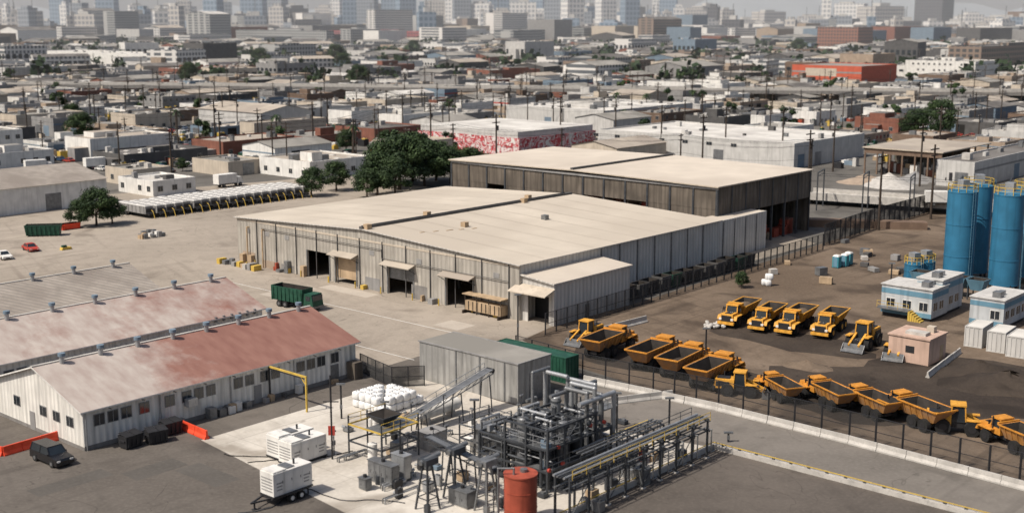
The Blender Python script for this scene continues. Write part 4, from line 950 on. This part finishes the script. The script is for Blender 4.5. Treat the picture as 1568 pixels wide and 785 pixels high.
# ------------------------------------------------------------ trees
def tree_mesh(seed,h,r,nl,ls,name='tree'):
    q=random.Random(seed); mb=MB(); th=h*.3
    mb.cyl((0,0,0),(0,0,th),.035*h,bark,r1=.022*h,n=8)
    cl=[]
    for k in range(max(9,int(nl/110))):
        a=q.uniform(0,6.283); z=q.uniform(.30,.93)*h; m=math.sin(min(1,max(.12,(h*1.02-z)/(h*.62)))*math.pi*.62); rr=r*m*math.sqrt(q.uniform(.1,1))*.85
        c=Vector((rr*math.cos(a),rr*math.sin(a),z)); cl.append((c,q.uniform(.2,.36)*r,q.random()<.45))
    for c,s,_ in cl[:8]: mb.cyl((0,0,th*.85),tuple(c*.9),.016*h,bark,r1=.004*h,n=5)
    for c,s,l in cl:
        vs=[];fs=[]
        for i in range(nl//len(cl)):
            d=Vector((q.gauss(0,1),q.gauss(0,1),q.gauss(0,1))).normalized(); p=c+Vector((d.x*s,d.y*s,d.z*s*.75))*q.uniform(.45,1.12)
            n=(d+Vector((q.uniform(-.8,.8),q.uniform(-.8,.8),q.uniform(-.3,.8)))).normalized(); x=n.orthogonal().normalized(); y=n.cross(x); z=ls*q.uniform(.6,1.3)
            b=len(vs); vs+=[p-x*z,p-y*z*.6,p+x*z,p+y*z*.6]; fs.append((b,b+1,b+2,b+3))
        mb.add(vs,fs,leafb if l else leafa)
    return mb.mesh(name)
BT=[tree_mesh(s,10,5.5,6500,.26) for s in (1,2,3)]
ST_=[tree_mesh(s,7,3.2,700,.42) for s in (4,5,6)]
def palm_mesh():
    mb=MB(); mb.cyl((0,0,0),(.3,0,11),.28,bark,r1=.18,n=8); q=random.Random(3)
    for k in range(26):
        a=k*2.4; el=q.uniform(-.5,1.); pts=[]
        for i in range(5):
            t=i/4; pts.append(Vector((.3+math.cos(a)*2.4*t*math.cos(el*.6),math.sin(a)*2.4*t*math.cos(el*.6),11+2.2*t*math.sin(el)-1.6*t*t)))
        s=Vector((-math.sin(a),math.cos(a),0))*.3
        for i in range(4): mb.add([pts[i]-s,pts[i]+s,pts[i+1]+s*(1-i*.25),pts[i+1]-s*(1-i*.25)],[(0,1,2,3)],leafa if k%2 else leafb)
    return mb.mesh('palm_tree')
PM=palm_mesh()
for i,(u,v,s) in enumerate([(612,290,1.55),(578,298,1.1),(650,284,1.2),(690,280,1.05),(562,303,.75),(632,278,1.4),(722,276,.95),(668,276,1.1),(588,282,1.2),(745,272,.7),(605,300,1.)]):
    inst('leafy_tree',BT[i%3],G(u,v),i*1.3,s); reserve(G(u,v)-A*4-B*4,8,8,1)
for i,(u,v,s) in enumerate([(148,345,.85),(122,347,.6),(172,342,.6),(125,217,1.1),(530,232,.75),(590,225,.6),(1437,212,1.5),(1400,212,1.1),(477,300,.75),(515,292,.8),(1135,440,.28),(632,85,1.8),(515,100,2.),(525,112,1.6),(550,135,1.5),(1222,85,2.),(1300,200,.3),(280,262,.4),(110,190,.9),(290,130,1.5),(400,105,1.8),(1125,75,1.5)]):
    inst('leafy_tree' if s>.4 else 'bush',BT[i%3],G(u,v),i*1.7,s); reserve(G(u,v)-A*2-B*2,4,4,0)
for u,v in ((270,215),(425,225),(945,180),(990,182),(380,150),(540,245),(1060,175)): inst('palm_tree',PM,G(u,v),u)

# ------------------------------------------------------------ mid-ground named buildings
BL('grey_roof_warehouse',-140,348,6.2,white,roofold,ru=165,lb=30,kind='gable',win=False,seed=2)
BL('white_house',235,301,4.,white,roofwhite,ru=300,lu=182,win=True,seed=3)
BL('white_house',205,285,4.5,beige,roofgrey,ru=262,lb=14,win=True,seed=4)
BL('low_white_building',475,275,5.,white,rooftan,ru=568,lu=398,win=True,seed=5)
BL('low_white_building',350,270,4.2,beige,roofgrey,ru=405,lu=295,seed=6,win=False)
BL('mural_building',795,240,6.,mural,roofgrey,ru=912,lu=640,win=False,seed=7,doors=False,detail=0,extra=lambda mb,la,lb,h:(mb.box(0.5,1,h-.4,la-.5,lb-1,h+2.,lgrey,roofwhite)))
BL('long_white_warehouse',1215,258,7.6,lgrey,roofwhite,ru=1322,lu=915,win=False,seed=8,extra=lambda mb,la,lb,h:[window(mb,'A',20+i*9,22+i*9,h-2.4,h-1.4) for i in range(7)])
BL('flat_white_warehouse',925,200,8,lgrey,roofwhite,ru=1060,lu=775,win=False,seed=9)
BL('white_apartment_building',1105,157,10,white,roofgrey,ru=1140,lu=990,win=True,seed=10)
BL('orange_red_building',1318,132,13,terra,roofgrey,ru=1372,lu=1212,win=False,seed=11,detail=0,extra=lambda mb,la,lb,h:(fb(mb,'A',lb*.35,lb*.8,h*.45,h*.85,.1,beige)))
BL('white_office_building',1492,122,13,white,roofgrey,ru=1530,lu=1385,win=True,seed=12)
BL('brick_loft_building',1312,82,32,brickwin,roofdark,ru=1335,lu=1250,win=False,doors=False,seed=13)
BL('brown_brick_building',1500,115,22,brownwin,roofdark,ru=1640,lu=1450,win=False,doors=False,seed=14)
BL('dark_office_tower',1440,52,130,towers[4],roofdark,ru=1458,lu=1398,win=False,doors=False,seed=15)
BL('long_red_building',650,70,22,pinkwin,roofdark,ru=672,lu=505,win=False,doors=False,seed=16)
BL('long_grey_building',500,72,24,greywin,roofdark,ru=512,lu=362,win=False,doors=False,seed=17)
BL('large_white_hall',230,104,12,white,roofwhite,ru=290,lu=60,win=False,seed=18)
BL('white_two_storey_building',-10,240,8.5,white,roofgrey,ru=37,lb=20,win=True,seed=19)
BL('brown_warehouse',200,222,5,tanw,roofgrey,ru=257,lu=100,win=False,seed=20)
BL('beige_warehouse',390,215,6.5,beige,rooftan,ru=500,lu=368,seed=21,win=True)
BL('arched_warehouse',400,200,7,lgrey,rooftan,ru=480,lu=305,kind='gable',win=False,seed=22)
BL('red_brick_shop',1375,205,6,brick,roofdark,ru=1420,lu=1308,win=True,seed=23)
BL('white_graffiti_building',1490,288,7,lgrey,roofdark,ru=1640,lu=1432,win=False,seed=24,extra=lambda mb,la,lb,h:[fb(mb,'A',1+i*1.6,1.2+i*1.6+R.uniform(0,.9),1.5,R.uniform(2.2,4.),.04,dark) for i in range(int(lb/1.6)-1)])
o=G(1440,275); mb=MB(); la=LEN(o,A,1512); lb=LEN(o,B,1322); reserve(o,la,lb)
for x in (0,la/2,la-.4):
    for k in range(7): y=k*(lb-.4)/6; mb.box(x,y,0,x+.4,y+.4,7.5,brick2)
mb.box(la*.6,.5,0,la*.62,lb,7.4,darkwall); mb.box(-.02,-.02,6,.22,lb,7.49,brick2); mb.box(-.5,-.5,7.5,la+.5,lb+.5,7.8,beige,rooftan)
for k in range(22): x=R.uniform(1,la*.5);y=R.uniform(1,lb-3); mb.box(x,y,0,x+2,y+2,R.uniform(1,4),R.choice([tan,brick,white,mgrey,dgrey]))
mb.done('open_brown_shed',o,YA)
def strip(name,p,q,w,z0,z1,m,rail=True,cols=True):
    mb=MB(); d=q-p; L=d.length; yaw=math.atan2(d.y,d.x)
    mb.box(0,0,z0,L,w,z1,m)
    if rail:
        for y in (0,w-.3): mb.box(0,y,z1+.003,L,y+.3,z1+1.,conc)
    if cols:
        for k in range(int(L/18)+1): mb.box(k*18,w*.3,0,k*18+1.2,w*.7,z0,concd)
    return mb.done(name,p,yaw)
strip('road_bridge',G(1230,312),G(1700,345),9,1.2,2.0,conc)
strip('rail_viaduct',G(1180,345),G(1420,352),3,0,1.6,brick2,False,False)
# catenary-like steel gantries along the rail line
mb=MB(); gp=G(1250,322); gq=G(1620,345); d=(gq-gp); LL=d.length
for k in range(6):
    x=k*LL/5
    for y in (0,8): mb.beam((x,y,0),(x,y,9),.28,steeld)
    mb.beam((x,0,9),(x,8,9),.24,steeld); mb.beam((x,0,8.2),(x,8,8.2),.14,steeld)
for y in (2,6): mb.beam((0,y,8.1),(LL,y,8.1),.07,dark)
mb.done('steel_gantry_row',gp,math.atan2(d.y,d.x))
def boxtruck(m=white):
    mb=MB()
    for x in (3.1,-2.2):
        for y in (-1.,1.): mb.wheel(x,y,.5,.4)
    mb.box(-4,-.4,.6,4,.4,.9,dark); mb.box(-4.,-1.25,.95,2.,1.25,3.5,m); mb.fru(2.2,4.2,-1.1,1.1,.7,2.3,3.6,-1.05,1.05,2.5,m); mb.box(3.5,-.95,1.6,3.95,.95,2.3,glass); mb.box(-3.9,-1.27,1.,1.9,1.27,1.1,steel)
    return mb.mesh('box_truck')
BXT=boxtruck(); inst('box_truck',BXT,G(1450,318,2.0)+Vector((0,3,0)),-.1)
for u,v,a in ((60,262,.6),(150,258,.7),(520,262,2.2),(1290,240,.7),(350,285,YA),(585,250,.5),(1180,150,0)): inst('box_truck',BXT,G(u,v),a)
strip('freeway_overpass',G(-200,146),G(1000,158),16,5.5,7.2,concd); strip('freeway_overpass',G(1000,158),G(1900,166),16,5.5,7.2,concd)

# ------------------------------------------------------------ procedural city beyond
def line(u):
    pts=[(-400,262),(0,256),(100,250),(180,246),(300,262),(480,262),(560,268),(640,240),(800,243),(1240,262),(1320,258),(1430,262),(1568,300),(2200,330)]
    for (a,b),(c,d) in zip(pts,pts[1:]):
        if a<=u<=c: return b+(d-b)*(u-a)/(c-a)
    return 225
pole=MB(); pole.cyl((0,0,0),(0,0,13),.24,wood,r1=.17,n=6); pole.beam((-1.5,0,12.2),(1.5,0,12.2),.2,wood); pole.beam((-1.2,0,11.1),(1.2,0,11.1),.18,wood); pole.cyl((.4,0,9.3),(.4,0,10.4),.3,dgrey,n=8)
for x in (-1.4,-.7,.7,1.4): pole.cyl((x,0,12.3),(x,0,12.5),.06,white,n=6)
POLE=pole.mesh('utility_pole')
walls=[white,white,lgrey,lgrey,beige,beige,tanw,mgrey,dgrey,mgrey,bluew,brick2,white,mgrey,tanw,beige,lgrey,brick,white,dgrey]
roofs=[roofwhite,roofgrey,rooftan,roofdark,roofgrey,roofdark,rooftan,roofdark,roofgrey]
q=random.Random(21); nb=0
names={white:'white_warehouse',lgrey:'grey_warehouse',beige:'beige_warehouse',tanw:'tan_building',mgrey:'grey_building',dgrey:'dark_building',brick:'brick_building',bluew:'blue_grey_building',brick2:'brick_building'}
clut=MB(); clut_m=[white,lgrey,mgrey,dgrey,dgrey,tan,beige,steel,rust,bluew,green,dark,dark,yellow]
for (d0,d1,ca,cb,hr,join) in ((255,900,34,27,(3.6,7.5),False),(900,1900,56,42,(5,12),True),(1900,3400,85,66,(8,30),True)):
    jm=MB() if join else None
    for ia in range(int(-1.2*d1/ca),int(1.5*d1/ca)):
        for ib in range(int(-1.2*d1/cb),int(1.4*d1/cb)):
            a=ia*ca+q.uniform(-3,3); b=ib*cb+q.uniform(-3,3); c=AB(a+ca/2,b+cb/2)
            if not(d0<=c.y<d1): continue
            u,v=P(c)
            if not(-90<u<1660): continue
            if v>line(u)-3: continue
            la=ca*q.uniform(.5,.88); lb=cb*q.uniform(.5,.85)
            p=AB(a,b)
            if c.y<1200:
                for k in range(16 if c.y<700 else 8):
                    x=a+q.uniform(-4,ca); y=b+q.uniform(-4,cb)
                    if (a<x<a+la and b<y<b+lb) or hit(x-2,y-2,x+3,y+3): continue
                    w,d_,h_=q.uniform(1,4),q.uniform(1,2.6),q.uniform(.8,2.8)
                    clut.T=Matrix.Translation(AB(x,y))@Matrix.Rotation(YA+q.choice([0,0,.3,1.57]),4,'Z'); clut.box(0,0,0,w,d_,h_,q.choice(clut_m)); clut.box(w*.1,d_*.1,h_,w*.6,d_*.7,h_+.3,q.choice(clut_m))
            if q.random()<.10:
                if c.y<700:
                    for k in range(9):
                        x,y=a+3+k*3.,b+8
                        if not hit(x-2,y-3,x+2,y+3): inst('parked_car',q.choice(CARS),AB(x,y),YA+math.pi/2)
                        if not hit(x-2,y+5,x+2,y+12) and q.random()<.7: inst('parked_car',q.choice(CARS),AB(x,y+9),YA+math.pi/2)
            elif not hit(a,b,a+la,b+lb):
                wm=q.choice(walls); rm=q.choice(roofs); h=q.uniform(*hr); 
                if q.random()<.06 and join: h*=1.9
                kd='gable' if q.random()<.16 else 'flat'
                if join:
                    jm.T=Matrix.Translation(p)@Matrix.Rotation(YA+q.choice([0,0,0,.25,-.3]),4,'Z')
                    w2=q.choice([greywin,whitewin,whitewin,brownwin,greywin]) if h>11 and q.random()<.6 else wm
                    body(jm,la,lb,h,w2,rm,q,kd,False,1 if d1<2000 else 0,False)
                    if d1<2000:
                        for face,LL in (('A',lb),('B',la)):
                            if q.random()<.6:
                                nw=int(LL/5)
                                for i in range(nw): fb(jm,face,(i+.2)*LL/nw,(i+.8)*LL/nw,h*.45,h*.66,.08,glass)
                else:
                    mb=MB(); body(mb,la,lb,h,wm,rm,q,kd); mb.done(names[wm],p,YA); nb+=1
                    if q.random()<.45 and c.y<620:
                        for k in range(q.randint(2,5)):
                            x,y=a-3.5-3.,b+2+k*5.6
                            if not hit(x-2,y-3,x+2,y+3): inst('parked_car',q.choice(CARS),AB(x,y),YA+math.pi/2+q.uniform(-.05,.05))
            if c.y<1300 and q.random()<.6 and not hit(a-5,b-5,a-3,b-3): inst('utility_pole',POLE,AB(a-4,b-4),YA+(0 if q.random()<.5 else 1.57),q.uniform(.85,1.25))
            if c.y<1500 and q.random()<.22:
                x,y=a+la+q.uniform(1.5,5),b+q.uniform(0,lb)
                if not hit(x-2,y-2,x+2,y+2): inst('street_tree',q.choice(ST_),AB(x,y),q.uniform(0,6),q.uniform(.8,1.7))
    if join: jm.T=Matrix(); jm.done('distant_city_buildings')
clut.T=Matrix(); clut.done('yard_clutter')
for u,v in ((760,262),(858,226),(1110,244),(1197,250),(1345,352),(1425,335),(1408,285),(660,236),(1237,300),(480,232),(1075,262),(1012,240),(330,225)): inst('utility_pole',POLE,G(u,v),.8,1.3)
def powerline(p,q_,n):
    mb=MB(); d=q_-p; L=d.length; yaw=math.atan2(d.y,d.x)
    for k in range(n):
        x=k*L/(n-1); mb.cyl((x,0,0),(x,0,14.5),.25,wood,r1=.18,n=6)
        for z,w in ((14,1.6),(12.8,1.3)): mb.beam((x,-w,z),(x,w,z),.2,wood)
        if k<n-1:
            X=(k+1)*L/(n-1)
            for y,z in ((-1.5,14.1),(0,14.5),(1.5,14.1),(-1.2,12.9),(1.2,12.9),(0,9.5)):
                pts=[Vector((x+(X-x)*t/4,y,z-1.2*(1-(t/2-1)**2))) for t in range(5)]
                for i in range(4): mb.beam(pts[i],pts[i+1],.055,dark)
    mb.done('power_line',p,yaw)
powerline(G(-60,215),G(1240,300),10); powerline(G(60,170),G(1620,235),15); powerline(G(-60,140),G(1650,165),18); powerline(G(440,262),G(900,160),6); powerline(G(-60,190),G(1620,200),17)
# distant trees mass
mb=MB(); vs=[];fs=[]
for k in range(460):
    D=q.uniform(800,2600); x=q.uniform(-.45,.45)*D; s=q.uniform(3,8)
    for i in range(36):
        d=Vector((q.gauss(0,1),q.gauss(0,1),q.gauss(0,.7)))*s*.6; p=Vector((x,D,s*1.1))+d; p.z=max(.8,p.z); n=Vector((q.uniform(-1,1),q.uniform(-1,1),q.uniform(-1,1))).normalized(); X=n.orthogonal()*s*.3; Y=n.cross(X)
        b=len(vs); vs+=[p-X,p-Y,p+X,p+Y]; fs.append((b,b+1,b+2,b+3))
mb.add(vs,fs,leafa); mb.done('distant_trees')
def tower(u,w,vt,D,m,stepm=0):
    x=(u-784)/F*D; W_=w/F*D; h=H+(25-vt)/F*D
    mb=MB(); d=W_*.8; mb.box(-W_/2,0,0,W_/2,d,h,m,roofgrey)
    if stepm==1: mb.box(-W_*.3,d*.2,h,W_*.3,d*.8,h*1.12,m,roofgrey)
    if stepm==2: mb.box(-W_*.15,d*.3,h,W_*.2,d*.7,h+8,lgrey); mb.beam((0,d*.5,h+8),(0,d*.5,h+30),1.2,steel)
    if stepm==0: mb.box(-W_*.35,d*.2,h,W_*.1,d*.6,h+5,lgrey)
    mb.done('skyscraper',(x,D,0),q.uniform(-.5,.5))
for u,w,vt,m in ((100,26,-30,0),(128,22,5,3),(172,28,-20,0),(25,30,14,1),(60,20,18,2),(330,24,-10,0),(352,22,4,3),(392,34,-40,0),(425,28,-35,3),(455,20,8,2),(500,26,12,1),(518,16,-5,2),(560,34,-12,3),(600,26,-8,0),(628,26,-50,0),(668,30,2,1),(692,18,-12,2),(735,30,6,2),(765,30,-14,0),(800,40,4,2),(845,26,-30,3),(880,28,-8,2),(905,24,10,1),(930,26,-6,2),(965,24,-14,0),(1000,12,-35,2),(1018,26,-5,0),(1060,40,16,1),(1085,16,12,4),(1180,40,18,1),(1256,14,-30,2),(1290,44,6,2),(1352,54,10,1),(1480,30,22,2),(1520,50,26,1),(225,50,20,1),(275,40,10,2),(290,20,2,1),(710,26,-20,3),(540,20,-18,0),(820,22,-16,0)):
    tower(u,w,vt,q.uniform(2700,3700),towers[m],q.randint(0,2))
for k in range(190):
    u=q.uniform(-40,1600); tower(u,q.uniform(10,38),q.uniform(8,38) if u<1150 else q.uniform(24,42),q.uniform(2300,4200),towers[q.choice([0,1,2,2,3,1,4])],q.randint(0,2))
# hills
mb=MB(); n=160; vs=[];fs=[]
hm=M('hazy_hills',(.20,.23,.25),.95,.1,.002)
for j in range(5):
    for i in range(n+1):
        x=-4500+9000*i/n; t=[0,.55,1,.6,0][j]
        hh_=95+60*math.sin(i*.11+1)+35*math.sin(i*.31)+18*math.sin(i*.83+2)+ (60 if x>1200 else 0)
        vs.append((x,7600+j*500,t*max(40,hh_)))
for j in range(4):
    for i in range(n): b=j*(n+1)+i; fs.append((b,b+1,b+n+2,b+n+1))
mb.add(vs,fs,hm,True); mb.done('hills')
# haze: thin real scattering layer over the far city
hz=bpy.data.materials.new('haze'); hz.use_nodes=True; nt=hz.node_tree
for nd in list(nt.nodes):
    if nd.type=='BSDF_PRINCIPLED': nt.nodes.remove(nd)
vsn=nt.nodes.new('ShaderNodeVolumeScatter'); vsn.inputs['Color'].default_value=(.95,.975,1,1); vsn.inputs['Density'].default_value=.00013; vsn.inputs['Anisotropy'].default_value=.0
nt.links.new(vsn.outputs[0],nt.nodes['Material Output'].inputs['Volume'])
mb=MB(); mb.box(-7000,650,-5,7000,9800,300,hz); mb.done('atmospheric_haze')

# ------------------------------------------------------------ light, world, camera
az=Vector((-.86,-.51,0)).normalized(); el=math.radians(53)
sv=Vector((az.x*math.cos(el),az.y*math.cos(el),math.sin(el)))
ld=bpy.data.lights.new('sun','SUN'); ld.energy=4.8; ld.angle=math.radians(.5); ld.color=(1,.925,.825)
lo=bpy.data.objects.new('sun',ld); lo.rotation_euler=(-sv).to_track_quat('-Z','Y').to_euler(); lo.location=(0,0,300); SC.collection.objects.link(lo)
w=bpy.data.worlds.new('World'); SC.world=w; w.use_nodes=True; nt=w.node_tree
bg=nt.nodes['Background']; sk=nt.nodes.new('ShaderNodeTexSky'); sk.sky_type='NISHITA'; sk.sun_disc=False
sk.sun_elevation=el; sk.sun_rotation=math.atan2(az.x,az.y)%(2*math.pi); sk.dust_density=4.; sk.air_density=1.0
nt.links.new(sk.outputs[0],bg.inputs[0]); bg.inputs[1].default_value=.10
cd=bpy.data.cameras.new('camera'); cam=bpy.data.objects.new('camera',cd); SC.collection.objects.link(cam)
cam.location=(0,0,H); cam.rotation_euler=(math.pi/2-TH,0,0)
cd.sensor_width=36; cd.lens=36*F/1568; cd.clip_end=30000; cd.clip_start=1
cd.dof.use_dof=True; cd.dof.focus_distance=180; cd.dof.aperture_fstop=.15
SC.camera=cam
SC.view_settings.view_transform='Standard'; SC.view_settings.look='None'; SC.view_settings.exposure=0
print('OBJECTS',len(bpy.data.objects),'generic',nb)
